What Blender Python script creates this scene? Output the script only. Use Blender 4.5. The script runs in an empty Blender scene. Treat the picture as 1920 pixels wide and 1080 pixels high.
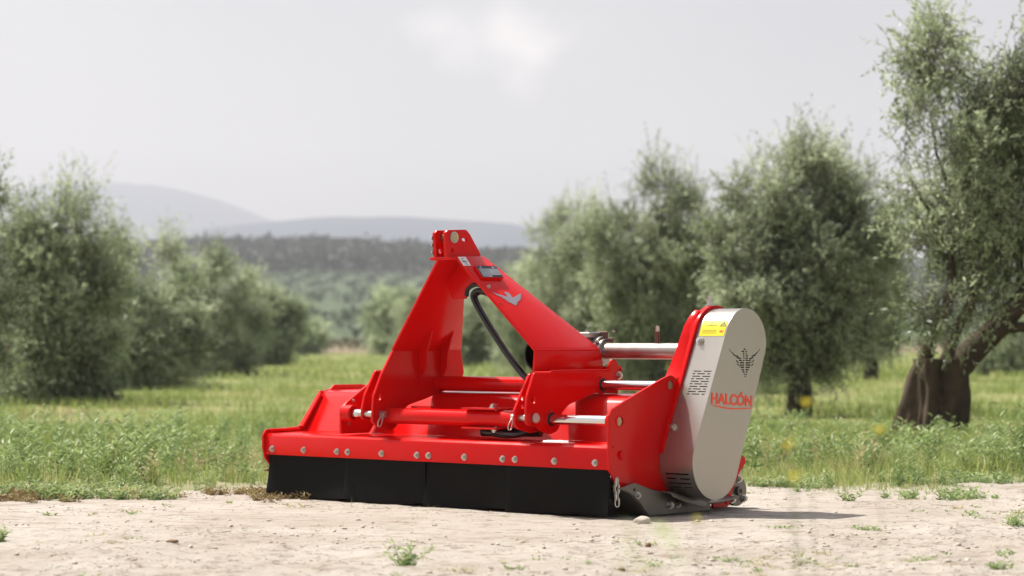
import bpy, bmesh, math, random
import numpy as np
from mathutils import Vector, Matrix, Quaternion

scene = bpy.context.scene
COL = scene.collection
R = math.radians

# ------------------------------------------------------------------ camera, sky, sun, exposure
F_PX = 4533.0                                   # 85 mm lens on a 1920 px wide frame
cam_d = bpy.data.cameras.new('camera')
cam_d.sensor_width = 36.0
cam_d.lens = 36.0 * F_PX / 1920.0
cam_d.clip_start = 0.1
cam_d.clip_end = 30000
cam_d.dof.use_dof = True
cam_d.dof.focus_distance = 8.95
cam_d.dof.aperture_fstop = 3.7
cam = bpy.data.objects.new('camera', cam_d)
cam.location = (0, 0, 0.625)
cam.rotation_euler = (R(90) + math.atan(100.0 / F_PX), 0, 0)
COL.objects.link(cam)
scene.camera = cam

SUN_EL = R(58)
sun_h = Vector((-0.80, 0.60)).normalized()
sun_dir = Vector((sun_h.x * math.cos(SUN_EL), sun_h.y * math.cos(SUN_EL), math.sin(SUN_EL)))

world = bpy.data.worlds.new('World')
scene.world = world
world.use_nodes = True
wn = world.node_tree
wn.nodes.clear()
w_out = wn.nodes.new('ShaderNodeOutputWorld')
w_bg = wn.nodes.new('ShaderNodeBackground')
w_bg.inputs['Strength'].default_value = 0.08
sky = wn.nodes.new('ShaderNodeTexSky')
sky.sky_type = 'NISHITA'
sky.sun_disc = False
sky.sun_elevation = SUN_EL
sky.sun_rotation = math.atan2(sun_dir.x, sun_dir.y)
sky.dust_density = 5.0
sky.air_density = 1.0
tc = wn.nodes.new('ShaderNodeTexCoord')
cn = wn.nodes.new('ShaderNodeTexNoise')         # thin, uneven high cloud
cn.inputs['Scale'].default_value = 7.0
cn.inputs['Detail'].default_value = 5.0
cn.inputs['Roughness'].default_value = 0.55
cr = wn.nodes.new('ShaderNodeMapRange')
cr.inputs['From Min'].default_value = 0.40
cr.inputs['From Max'].default_value = 0.72
cr.inputs['To Min'].default_value = 0.12
cr.inputs['To Max'].default_value = 0.26
cmix = wn.nodes.new('ShaderNodeMix')
cmix.data_type = 'RGBA'
# one bright wisp of cloud over the far ridge
cd = wn.nodes.new('ShaderNodeVectorMath'); cd.operation = 'DISTANCE'
_px, _py = 945.0, 62.0
_a, _b = (_px - 960) / F_PX, (540 - _py) / F_PX
_p = math.atan(100.0 / F_PX)
wd = Vector((_a, math.cos(_p) - _b * math.sin(_p), math.sin(_p) + _b * math.cos(_p))).normalized()
cd.inputs[1].default_value = wd
cn2 = wn.nodes.new('ShaderNodeTexNoise')
cn2.inputs['Scale'].default_value = 26.0
cn2.inputs['Detail'].default_value = 6.0
wsub = wn.nodes.new('ShaderNodeMath'); wsub.operation = 'MULTIPLY_ADD'
wsub.inputs[1].default_value = 0.075
wr = wn.nodes.new('ShaderNodeMapRange'); wr.interpolation_type = 'SMOOTHSTEP'
wr.inputs['From Min'].default_value = 0.070
wr.inputs['From Max'].default_value = 0.036
wr.inputs['To Min'].default_value = 0.0
wr.inputs['To Max'].default_value = 0.75
wadd = wn.nodes.new('ShaderNodeMix'); wadd.data_type = 'RGBA'
VEIL = (9.6, 7.8, 6.7, 1)
cmix.inputs[7].default_value = VEIL
wadd.inputs[7].default_value = (12.5, 11.2, 10.2, 1)
L = wn.links.new
L(tc.outputs['Generated'], cn.inputs['Vector'])
L(tc.outputs['Generated'], cn2.inputs['Vector'])
L(tc.outputs['Generated'], cd.inputs[0])
L(cn2.outputs['Fac'], wsub.inputs[0])
L(cd.outputs['Value'], wsub.inputs[2])
L(wsub.outputs[0], wr.inputs['Value'])
L(cn.outputs['Fac'], cr.inputs['Value'])
L(cr.outputs['Result'], cmix.inputs[0])
L(sky.outputs['Color'], cmix.inputs[6])
L(cmix.outputs[2], wadd.inputs[6])
L(wr.outputs['Result'], wadd.inputs[0])
L(wadd.outputs[2], w_bg.inputs['Color'])
L(w_bg.outputs['Background'], w_out.inputs['Surface'])

sun_d = bpy.data.lights.new('sun', 'SUN')
sun_d.energy = 5.0
sun_d.angle = R(0.6)
sun_d.color = (1.0, 0.95, 0.88)
sun = bpy.data.objects.new('sun', sun_d)
sun.rotation_euler = (-sun_dir).to_track_quat('-Z', 'Y').to_euler()
sun.location = (-6, 4, 14)
COL.objects.link(sun)

vs = scene.view_settings
vs.view_transform = 'Standard'
vs.look = 'None'
vs.exposure = 0.68
vs.gamma = 1.0
vs.use_curve_mapping = False
scene.render.engine = 'CYCLES'
cy = scene.cycles
cy.use_denoising = True
try:
    cy.denoiser = 'OPENIMAGEDENOISE'
    cy.denoising_input_passes = 'RGB_ALBEDO_NORMAL'
except Exception:
    pass
cy.max_bounces = 10
cy.diffuse_bounces = 6
cy.glossy_bounces = 3
cy.transmission_bounces = 4
cy.transparent_max_bounces = 6
cy.sample_clamp_indirect = 6.0
cy.caustics_reflective = False
cy.caustics_refractive = False

# ------------------------------------------------------------------ helpers: noise
def vnoise(x, y, seed=0):
    x = np.asarray(x, float); y = np.asarray(y, float)
    xi = np.floor(x).astype(np.int64); yi = np.floor(y).astype(np.int64)
    fx = x - xi; fy = y - yi
    fx = fx * fx * (3 - 2 * fx); fy = fy * fy * (3 - 2 * fy)
    def h(a, b):
        n = (a * 374761393 + b * 668265263 + seed * 1442695041) & 0xffffffff
        n = ((n ^ (n >> 13)) * 1274126177) & 0xffffffff
        return ((n ^ (n >> 16)) & 0xffff) / 65535.0
    return ((h(xi, yi) * (1 - fx) + h(xi + 1, yi) * fx) * (1 - fy)
            + (h(xi, yi + 1) * (1 - fx) + h(xi + 1, yi + 1) * fx) * fy)

def fbm(x, y, seed=0, oct=4):
    s = 0; a = 0.5; t = 0
    for k in range(oct):
        s = s + a * vnoise(np.asarray(x) * 2 ** k, np.asarray(y) * 2 ** k, seed + 17 * k); t += a; a *= 0.5
    return s / t

def vnoise3(p, seed=0):
    z = p[:, 2]; zi = np.floor(z); fz = z - zi; fz = fz * fz * (3 - 2 * fz)
    a = vnoise(p[:, 0] + zi * 37.31, p[:, 1] + zi * 17.77, seed)
    b = vnoise(p[:, 0] + (zi + 1) * 37.31, p[:, 1] + (zi + 1) * 17.77, seed)
    return a * (1 - fz) + b * fz

def smooth(a, b, x):
    t = np.clip((np.asarray(x, float) - a) / (b - a), 0, 1)
    return t * t * (3 - 2 * t)

# ------------------------------------------------------------------ helpers: materials
def nt(name):
    m = bpy.data.materials.new(name); m.use_nodes = True
    t = m.node_tree; return m, t, t.nodes['Principled BSDF'], t.nodes['Material Output']

def mat(name, col, rough=0.5, metal=0.0, coat=0.0, var=0.06, vscale=9.0, bump=0.0, bscale=200.0, dust=0.0, spec=0.5):
    m, t, b, o = nt(name)
    b.inputs['Roughness'].default_value = rough
    b.inputs['Metallic'].default_value = metal
    b.inputs['Coat Weight'].default_value = coat
    b.inputs['Coat Roughness'].default_value = 0.12
    b.inputs['Specular IOR Level'].default_value = spec
    g = t.nodes.new('ShaderNodeTexCoord')
    n = t.nodes.new('ShaderNodeTexNoise'); n.inputs['Scale'].default_value = vscale; n.inputs['Detail'].default_value = 6
    t.links.new(g.outputs['Object'], n.inputs['Vector'])
    mx = t.nodes.new('ShaderNodeMix'); mx.data_type = 'RGBA'
    mx.inputs[6].default_value = tuple(c * (1 - var) for c in col) + (1,)
    mx.inputs[7].default_value = tuple(min(1, c * (1 + var)) for c in col) + (1,)
    t.links.new(n.outputs['Fac'], mx.inputs[0])
    last = mx.outputs[2]
    rr = t.nodes.new('ShaderNodeMapRange')
    rr.inputs['To Min'].default_value = max(0.02, rough - 0.08); rr.inputs['To Max'].default_value = min(1, rough + 0.10)
    t.links.new(n.outputs['Fac'], rr.inputs['Value']); t.links.new(rr.outputs['Result'], b.inputs['Roughness'])
    if dust > 0:                                # thin film of pale dust in uneven patches
        n2 = t.nodes.new('ShaderNodeTexNoise'); n2.inputs['Scale'].default_value = 5.0; n2.inputs['Detail'].default_value = 9; n2.inputs['Roughness'].default_value = 0.7
        t.links.new(g.outputs['Object'], n2.inputs['Vector'])
        mr = t.nodes.new('ShaderNodeMapRange'); mr.inputs['From Min'].default_value = 0.48; mr.inputs['From Max'].default_value = 0.75
        mr.inputs['To Max'].default_value = dust
        t.links.new(n2.outputs['Fac'], mr.inputs['Value'])
        m2 = t.nodes.new('ShaderNodeMix'); m2.data_type = 'RGBA'
        m2.inputs[7].default_value = (0.42, 0.35, 0.27, 1)
        t.links.new(mr.outputs['Result'], m2.inputs[0]); t.links.new(last, m2.inputs[6]); last = m2.outputs[2]
    t.links.new(last, b.inputs['Base Color'])
    if bump > 0:
        n3 = t.nodes.new('ShaderNodeTexNoise'); n3.inputs['Scale'].default_value = bscale; n3.inputs['Detail'].default_value = 4
        t.links.new(g.outputs['Object'], n3.inputs['Vector'])
        bp = t.nodes.new('ShaderNodeBump'); bp.inputs['Strength'].default_value = bump; bp.inputs['Distance'].default_value = 0.002
        t.links.new(n3.outputs['Fac'], bp.inputs['Height']); t.links.new(bp.outputs['Normal'], b.inputs['Normal'])
    return m

def leafmat(name, dark, light, back, rough=0.45, trans=0.25, dry=None):
    """two-sided leaf: green above, paler below, tint per leaf"""
    m, t, b, o = nt(name)
    at = t.nodes.new('ShaderNodeAttribute'); at.attribute_name = 'tint'
    mx = t.nodes.new('ShaderNodeMix'); mx.data_type = 'RGBA'
    mx.inputs[6].default_value = (*dark, 1); mx.inputs[7].default_value = (*light, 1)
    t.links.new(at.outputs['Fac'], mx.inputs[0])
    last = mx.outputs[2]
    if dry:
        mr = t.nodes.new('ShaderNodeMapRange'); mr.inputs['From Min'].default_value = 0.93; mr.inputs['From Max'].default_value = 0.99
        t.links.new(at.outputs['Fac'], mr.inputs['Value'])
        md = t.nodes.new('ShaderNodeMix'); md.data_type = 'RGBA'; md.inputs[7].default_value = (*dry, 1)
        t.links.new(mr.outputs['Result'], md.inputs[0]); t.links.new(last, md.inputs[6]); last = md.outputs[2]
    ge = t.nodes.new('ShaderNodeNewGeometry')
    mb = t.nodes.new('ShaderNodeMix'); mb.data_type = 'RGBA'; mb.inputs[7].default_value = (*back, 1)
    t.links.new(ge.outputs['Backfacing'], mb.inputs[0]); t.links.new(last, mb.inputs[6])
    t.links.new(mb.outputs[2], b.inputs['Base Color'])
    b.inputs['Roughness'].default_value = rough
    tr = t.nodes.new('ShaderNodeBsdfTranslucent'); t.links.new(last, tr.inputs['Color'])
    ms = t.nodes.new('ShaderNodeMixShader'); ms.inputs[0].default_value = trans
    t.links.new(b.outputs[0], ms.inputs[1]); t.links.new(tr.outputs[0], ms.inputs[2])
    t.links.new(ms.outputs[0], o.inputs['Surface'])
    return m

RED = mat('red_paint', (0.62, 0.0042, 0.0036), rough=0.17, coat=0.0, var=0.03, dust=0.022, bump=0.035, bscale=26, spec=0.20)
CHROME = mat('chromed_steel', (0.72, 0.71, 0.69), rough=0.14, metal=1.0, var=0.03)
ZINC = mat('zinc_plated_steel', (0.55, 0.53, 0.48), rough=0.30, metal=1.0, var=0.12, vscale=60)
BRASSY = mat('yellow_passivated_steel', (0.50, 0.42, 0.25), rough=0.34, metal=1.0, var=0.15, vscale=60)
STEEL = mat('bare_steel', (0.42, 0.40, 0.37), rough=0.36, metal=0.9, var=0.10, vscale=25, dust=0.25)
SKIDM = mat('skid_steel', (0.20, 0.185, 0.16), rough=0.42, metal=0.8, var=0.15, vscale=18, dust=0.30)
GUARD = mat('silver_grey_guard_paint', (0.42, 0.395, 0.350), rough=0.30, metal=0.86, var=0.025, vscale=5, bump=0.02, bscale=500)
BROWNST = mat('oxidised_brown_steel', (0.14, 0.085, 0.07), rough=0.45, metal=0.7, var=0.2)
RUBBER = mat('black_rubber', (0.0058, 0.0052, 0.0045), rough=0.60, var=0.2, vscale=14, dust=0.004, spec=0.10)
BLACK = mat('black_plastic', (0.010, 0.010, 0.010), rough=0.40, var=0.1, spec=0.4)
HOSE = mat('hydraulic_hose_rubber', (0.009, 0.009, 0.009), rough=0.34, var=0.1)
WHITEP = mat('white_print', (0.78, 0.78, 0.78), rough=0.4, var=0.02)
GREYP = mat('grey_print', (0.30, 0.28, 0.31), rough=0.45, var=0.03)
YELLOWP = mat('yellow_print', (0.74, 0.63, 0.008), rough=0.35, var=0.02)
BLACKP = mat('black_print', (0.012, 0.012, 0.012), rough=0.4)
REDP = mat('orange_red_print', (0.85, 0.085, 0.035), rough=0.4, var=0.02)

# ------------------------------------------------------------------ helpers: objects
def link(name, me, m=None, parent=None, smooth_angle=None):
    o = bpy.data.objects.new(name, me); COL.objects.link(o)
    if m is not None:
        me.materials.clear(); me.materials.append(m)
    if parent is not None: o.parent = parent
    if smooth_angle is not None:
        me.polygons.foreach_set('use_smooth', np.ones(len(me.polygons), bool))
        me.set_sharp_from_angle(angle=R(smooth_angle))
    return o

def tag(o, label, cat, group=None):
    o['label'] = label; o['category'] = cat
    if group: o['group'] = group
    return o

def structure(o): o['kind'] = 'structure'; return o
def stuff(o): o['kind'] = 'stuff'; return o

def bm_link(name, bm, m, parent=None, smooth_angle=30, bevel=0.0, seg=2):
    bmesh.ops.recalc_face_normals(bm, faces=bm.faces[:])
    me = bpy.data.meshes.new(name); bm.to_mesh(me); bm.free()
    o = link(name, me, m, parent, smooth_angle)
    if bevel > 0:
        b = o.modifiers.new('bevel', 'BEVEL'); b.width = bevel; b.segments = seg
        b.limit_method = 'ANGLE'; b.angle_limit = R(35); b.harden_normals = True
    return o

def arr_mesh(name, V, F, tint=None):
    """V (n,3); F list of int arrays (m,k)"""
    me = bpy.data.meshes.new(name)
    V = np.asarray(V, np.float32)
    me.vertices.add(len(V)); me.vertices.foreach_set('co', V.ravel())
    loops = np.concatenate([f.ravel() for f in F]).astype(np.int32)
    tot = np.concatenate([np.full(len(f), f.shape[1], np.int32) for f in F])
    start = np.concatenate([[0], np.cumsum(tot)[:-1]]).astype(np.int32)
    me.loops.add(len(loops)); me.loops.foreach_set('vertex_index', loops)
    me.polygons.add(len(tot)); me.polygons.foreach_set('loop_start', start); me.polygons.foreach_set('loop_total', tot)
    if tint is not None:
        a = me.attributes.new('tint', 'FLOAT', 'POINT'); a.data.foreach_set('value', np.asarray(tint, np.float32))
    me.update(calc_edges=True)
    return me

def W(u, v, z): return Vector((-u, v, z))       # machine frame: u along the working width, v towards its rear

def frame_basis(axis):
    z = Vector(axis).normalized()
    x = z.orthogonal().normalized(); y = z.cross(x)
    return x, y, z

def add_cyl(bm, p0, p1, r, r2=None, n=24, cap=True):
    p0 = Vector(p0); p1 = Vector(p1); r2 = r if r2 is None else r2
    x, y, z = frame_basis(p1 - p0)
    a = [bm.verts.new(p0 + (x * math.cos(t) + y * math.sin(t)) * r) for t in [2 * math.pi * i / n for i in range(n)]]
    b = [bm.verts.new(p1 + (x * math.cos(t) + y * math.sin(t)) * r2) for t in [2 * math.pi * i / n for i in range(n)]]
    for i in range(n): bm.faces.new((a[i], a[(i + 1) % n], b[(i + 1) % n], b[i]))
    if cap: bm.faces.new(a[::-1]); bm.faces.new(b)

def add_pipe(bm, p0, p1, r, ri, n=28):
    p0 = Vector(p0); p1 = Vector(p1); x, y, z = frame_basis(p1 - p0)
    rings = []
    for p, q in ((p0, r), (p1, r), (p1, ri), (p0, ri)):
        rings.append([bm.verts.new(p + (x * math.cos(t) + y * math.sin(t)) * q) for t in [2 * math.pi * i / n for i in range(n)]])
    for k in range(4):
        a, b = rings[k], rings[(k + 1) % 4]
        for i in range(n): bm.faces.new((a[i], a[(i + 1) % n], b[(i + 1) % n], b[i]))

def add_box(bm, u0, u1, v0, v1, z0, z1):
    vs_ = [bm.verts.new(W(u, v, z)) for z in (z0, z1) for v in (v0, v1) for u in (u0, u1)]
    for f in ((0, 1, 3, 2), (4, 6, 7, 5), (0, 4, 5, 1), (2, 3, 7, 6), (0, 2, 6, 4), (1, 5, 7, 3)):
        bm.faces.new([vs_[i] for i in f])

def add_sphere(bm, c, r, sq=(1, 1, 1), n=12):
    m = Matrix.Translation(c) @ Matrix.Diagonal((*[r * s for s in sq], 1))
    bmesh.ops.create_uvsphere(bm, u_segments=n, v_segments=max(6, n // 2), radius=1.0, matrix=m)

def catmull(pts, n=10, closed=False):
    P = [Vector(p) for p in pts]; out = []
    N = len(P)
    rng = range(N) if closed else range(N - 1)
    for i in rng:
        if closed: p0, p1, p2, p3 = P[i - 1], P[i], P[(i + 1) % N], P[(i + 2) % N]
        else: p0, p1, p2, p3 = P[max(0, i - 1)], P[i], P[i + 1], P[min(N - 1, i + 2)]
        for k in range(n):
            t = k / n
            out.append(0.5 * ((2 * p1) + (p2 - p0) * t + (2 * p0 - 5 * p1 + 4 * p2 - p3) * t * t + (3 * p1 - p0 - 3 * p2 + p3) * t ** 3))
    if not closed: out.append(P[-1])
    return out

def add_sweep(bm, path, r, n=10, closed=False):
    """tube along a path; r number or list"""
    N = len(path); prev = None; rings = []
    for i, p in enumerate(path):
        if closed: d = path[(i + 1) % N] - path[i - 1]
        else: d = path[min(N - 1, i + 1)] - path[max(0, i - 1)]
        d = d.normalized() if d.length > 1e-9 else Vector((0, 0, 1))
        if prev is None: x = d.orthogonal().normalized()
        else:
            x = prev - d * prev.dot(d)
            x = x.normalized() if x.length > 1e-6 else d.orthogonal().normalized()
        prev = x; y = d.cross(x)
        rr = r[i] if isinstance(r, (list, tuple)) else r
        rings.append([bm.verts.new(p + (x * math.cos(t) + y * math.sin(t)) * rr) for t in [2 * math.pi * k / n for k in range(n)]])
    for i in range(N if closed else N - 1):
        a, b = rings[i], rings[(i + 1) % N]
        for k in range(n): bm.faces.new((a[k], a[(k + 1) % n], b[(k + 1) % n], b[k]))
    if not closed: bm.faces.new(rings[0][::-1]); bm.faces.new(rings[-1])

def circle2(c, r, n=20): return [(c[0] + r * math.cos(2 * math.pi * i / n), c[1] + r * math.sin(2 * math.pi * i / n)) for i in range(n)]

def rect2(x0, x1, y0, y1): return [(x0, y0), (x1, y0), (x1, y1), (x0, y1)]

def round_poly(pts, rads, n=5):
    """fillet polygon corners; rads one radius or a list"""
    out = []; N = len(pts)
    for i in range(N):
        p = Vector(pts[i]).to_2d(); a = Vector(pts[i - 1]).to_2d(); b = Vector(pts[(i + 1) % N]).to_2d()
        r = rads[i] if isinstance(rads, (list, tuple)) else rads
        if r <= 0: out.append(tuple(p)); continue
        da = (a - p); db = (b - p); la, lb = da.length, db.length
        da.normalize(); db.normalize()
        ang = math.acos(max(-1, min(1, da.dot(db))))
        if ang > math.pi - 0.05 or ang < 0.05: out.append(tuple(p)); continue
        t = min(r / math.tan(ang / 2), la * 0.45, lb * 0.45)
        p0, p1 = p + da * t, p + db * t
        for k in range(n + 1):
            s = k / n
            q = (1 - s) ** 2 * p0 + 2 * s * (1 - s) * p + s * s * p1
            out.append(tuple(q))
    return out

def flat_mesh(outline, holes=(), th=0.008, bev=0.0012):
    """filled 2D outline with holes, thickness th centred on z=0, softly bevelled edges"""
    cu = bpy.data.curves.new('tmp', 'CURVE'); cu.dimensions = '2D'; cu.fill_mode = 'BOTH'
    for pts in [outline] + list(holes):
        s = cu.splines.new('POLY'); s.points.add(len(pts) - 1); s.use_cyclic_u = True
        for p, q in zip(s.points, pts): p.co = (q[0], q[1], 0, 1)
    cu.bevel_depth = bev; cu.bevel_resolution = 1; cu.offset = -bev
    cu.extrude = max(1e-5, th / 2 - bev)
    ob = bpy.data.objects.new('tmp', cu); COL.objects.link(ob)
    dg = bpy.context.evaluated_depsgraph_get()
    me = bpy.data.meshes.new_from_object(ob.evaluated_get(dg))
    bpy.data.objects.remove(ob); bpy.data.curves.remove(cu)
    return me

def cdt_mesh(outline, holes=(), th=0.003):
    """flat plate with many small holes (constrained triangulation), square edges"""
    from mathutils.geometry import delaunay_2d_cdt
    V = []; E = []
    for lp_ in [outline] + list(holes):
        b = len(V); n = len(lp_)
        V += [Vector((p[0], p[1])) for p in lp_]; E += [(b + i, b + (i + 1) % n) for i in range(n)]
    ov, oe, of, *_ = delaunay_2d_cdt(V, E, [], 0, 1e-7)
    def inside(p, poly):
        c = False; j = len(poly) - 1
        for i in range(len(poly)):
            if (poly[i][1] > p[1]) != (poly[j][1] > p[1]) and p[0] < (poly[j][0] - poly[i][0]) * (p[1] - poly[i][1]) / (poly[j][1] - poly[i][1]) + poly[i][0]: c = not c
            j = i
        return c
    keep = []
    for f in of:
        c = sum((ov[i] for i in f), Vector((0, 0))) / len(f)
        if inside(c, outline) and not any(inside(c, h) for h in holes): keep.append(tuple(f))
    n = len(ov)
    v3 = [(p.x, p.y, th / 2) for p in ov] + [(p.x, p.y, -th / 2) for p in ov]
    cnt = {}
    for f in keep:
        for i in range(len(f)): cnt[(f[i], f[(i + 1) % len(f)])] = 1
    F = list(keep) + [tuple(i + n for i in f[::-1]) for f in keep]
    for (a, b) in cnt:
        if (b, a) not in cnt: F.append((b, a, a + n, b + n))
    me = bpy.data.meshes.new('plate'); me.from_pydata(v3, [], F); me.validate(); return me

def to_frame(me, origin, X, Y):
    X = Vector(X).normalized(); Y = Vector(Y).normalized(); N = X.cross(Y)
    M = Matrix((( X.x, Y.x, N.x, origin[0]), (X.y, Y.y, N.y, origin[1]), (X.z, Y.z, N.z, origin[2]), (0, 0, 0, 1)))
    me.transform(M)
    return me

def plate(name, outline, u0, u1, m, parent, holes=(), bev=0.0015):
    """plate lying in the (v,z) plane between u0 and u1"""
    me = flat_mesh(outline, holes, abs(u1 - u0), bev)
    to_frame(me, (-(u0 + u1) / 2, 0, 0), (0, 1, 0), (0, 0, 1))
    return link(name, me, m, parent, 28)

def decal(name, outline, origin, X, Y, m, parent, th=0.0008, holes=()):
    me = flat_mesh(outline, holes, th, 0.0)
    to_frame(me, origin, X, Y)
    return link(name, me, m, parent, 28)

def offset_path(path, th):
    """closed polygon of a sheet of thickness th lying below (to the right of) an open 2D path"""
    n = len(path); off = []
    for i in range(n):
        a = Vector(path[max(0, i - 1)]); b = Vector(path[min(n - 1, i + 1)]); d = (b - a).normalized()
        off.append((path[i][0] + d.y * th, path[i][1] - d.x * th))
    return list(path) + off[::-1]

def ribbon(name, rows, m, parent, th=0.012, bevel=0.0025, offset=0.0):
    """bent sheet: rows of (pointA, pointB)"""
    bm = bmesh.new(); V = [[bm.verts.new(p) for p in r] for r in rows]
    for a, b in zip(V[:-1], V[1:]):
        for i in range(len(a) - 1): bm.faces.new((a[i], a[i + 1], b[i + 1], b[i]))
    bmesh.ops.recalc_face_normals(bm, faces=bm.faces[:])
    me = bpy.data.meshes.new(name); bm.to_mesh(me); bm.free()
    o = link(name, me, m, parent, 25)
    s = o.modifiers.new('thick', 'SOLIDIFY'); s.thickness = th; s.offset = offset
    b = o.modifiers.new('bevel', 'BEVEL'); b.width = bevel; b.segments = 2; b.limit_method = 'ANGLE'; b.angle_limit = R(40)
    return o

# ------------------------------------------------------------------ terrain
PROF_Y = [-3000, -200, 9.5, 14, 20, 30, 70, 95, 135, 170, 210, 260, 400, 600, 700, 800, 905, 1000, 1300, 6000]
PROF_Z = [0, 0, 0.0, -0.06, -0.12, -0.12, -0.16, -0.16, 0.10, 0.20, 0.45, 1.3, 5.4, 14.0, 19.2, 25.0, 35.0, 31.0, 8.0, 0.0]
HX = [-3000, -400, -260, -180, -130, -105, -62, -36, 8, 60, 140, 300, 700, 3000]
HK = [0.1, 0.55, 0.80, 0.90, 0.96, 1.0, 1.0, 0.95, 0.86, 0.80, 0.70, 0.55, 0.35, 0.1]

def gz(x, y):
    x = np.asarray(x, float); y = np.asarray(y, float)
    z = np.interp(y, PROF_Y, PROF_Z)
    k = np.interp(x * 905.0 / np.maximum(y, 250.0), HX, HK)
    z = np.where(z > 1.0, 1.0 + (z - 1.0) * k, z)
    near = smooth(60, 20, np.hypot(x, y))
    bump = (fbm(x * 2.1, y * 2.1, 5, 4) - 0.55) * 0.035 + (fbm(x * 8, y * 8, 9, 3) - 0.5) * 0.020 + (fbm(x * 22, y * 22, 10, 2) - 0.5) * 0.014
    # the ground lies flat under the mower
    mow = smooth(2.0, 1.1, np.hypot((x + 0.15) * 0.75, (y - 9.3)))
    bump = bump * (1 - 0.75 * mow)
    far = (fbm(x * 0.11, y * 0.11, 21, 3) - 0.5) * 0.16 * smooth(14, 30, y)
    return z + np.minimum(bump, 0.004 + 0.03 * (1 - mow)) * near + far

EDGE_X = [-60, -6, -2.6, -1.0, 0.2, 0.9, 1.6, 2.2, 3.5, 8, 60]
EDGE_Y = [9.5, 9.5, 9.75, 10.15, 10.5, 10.5, 10.5, 10.75, 10.65, 10.6, 10.6]
def edge_y(x):                                  # where the sandy track gives way to grass
    x = np.asarray(x, float)
    return np.interp(x, EDGE_X, EDGE_Y) + (fbm(x * 1.7, x * 0 + 3.3, 31, 3) - 0.5) * 0.5

def ground_mesh():
    ys = np.concatenate([-np.geomspace(2900, 20, 14), np.linspace(-15, 5.4, 14), np.arange(5.6, 11.6, 0.02),
                         np.geomspace(11.65, 40, 110), np.geomspace(41.5, 5900, 120)])
    nx = 300
    t = np.linspace(-1, 1, nx)
    half = np.where(ys < 11.6, 2.2, 2.2 + np.maximum(0, ys - 11.6) * 0.30)
    # dense in view, then stretching far out on both sides
    V = []
    core = np.linspace(-1, 1, 260)
    out = np.geomspace(1.06, 60, 16)
    for y, h in zip(ys, half):
        far = 2900.0 / h
        oo = np.geomspace(1.03, far, 18)
        xs = np.concatenate([-oo[::-1], core, oo]) * h
        V.append(np.stack([xs, np.full_like(xs, y), gz(xs, np.full_like(xs, y))], 1))
    n, m = len(ys), len(V[0])
    V = np.concatenate(V)
    i = np.arange(n - 1)[:, None] * m + np.arange(m - 1)[None, :]
    i = i.ravel()
    F = np.stack([i, i + 1, i + m + 1, i + m], 1)
    # grass share of each point
    x, y = V[:, 0], V[:, 1]
    e = edge_y(x)
    g = smooth(-0.1, 1.5, y - e + (fbm(x * 2.2, y * 2.2, 77, 4) - 0.5) * 1.8)
    return arr_mesh('ground', V, [F], g)

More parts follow.
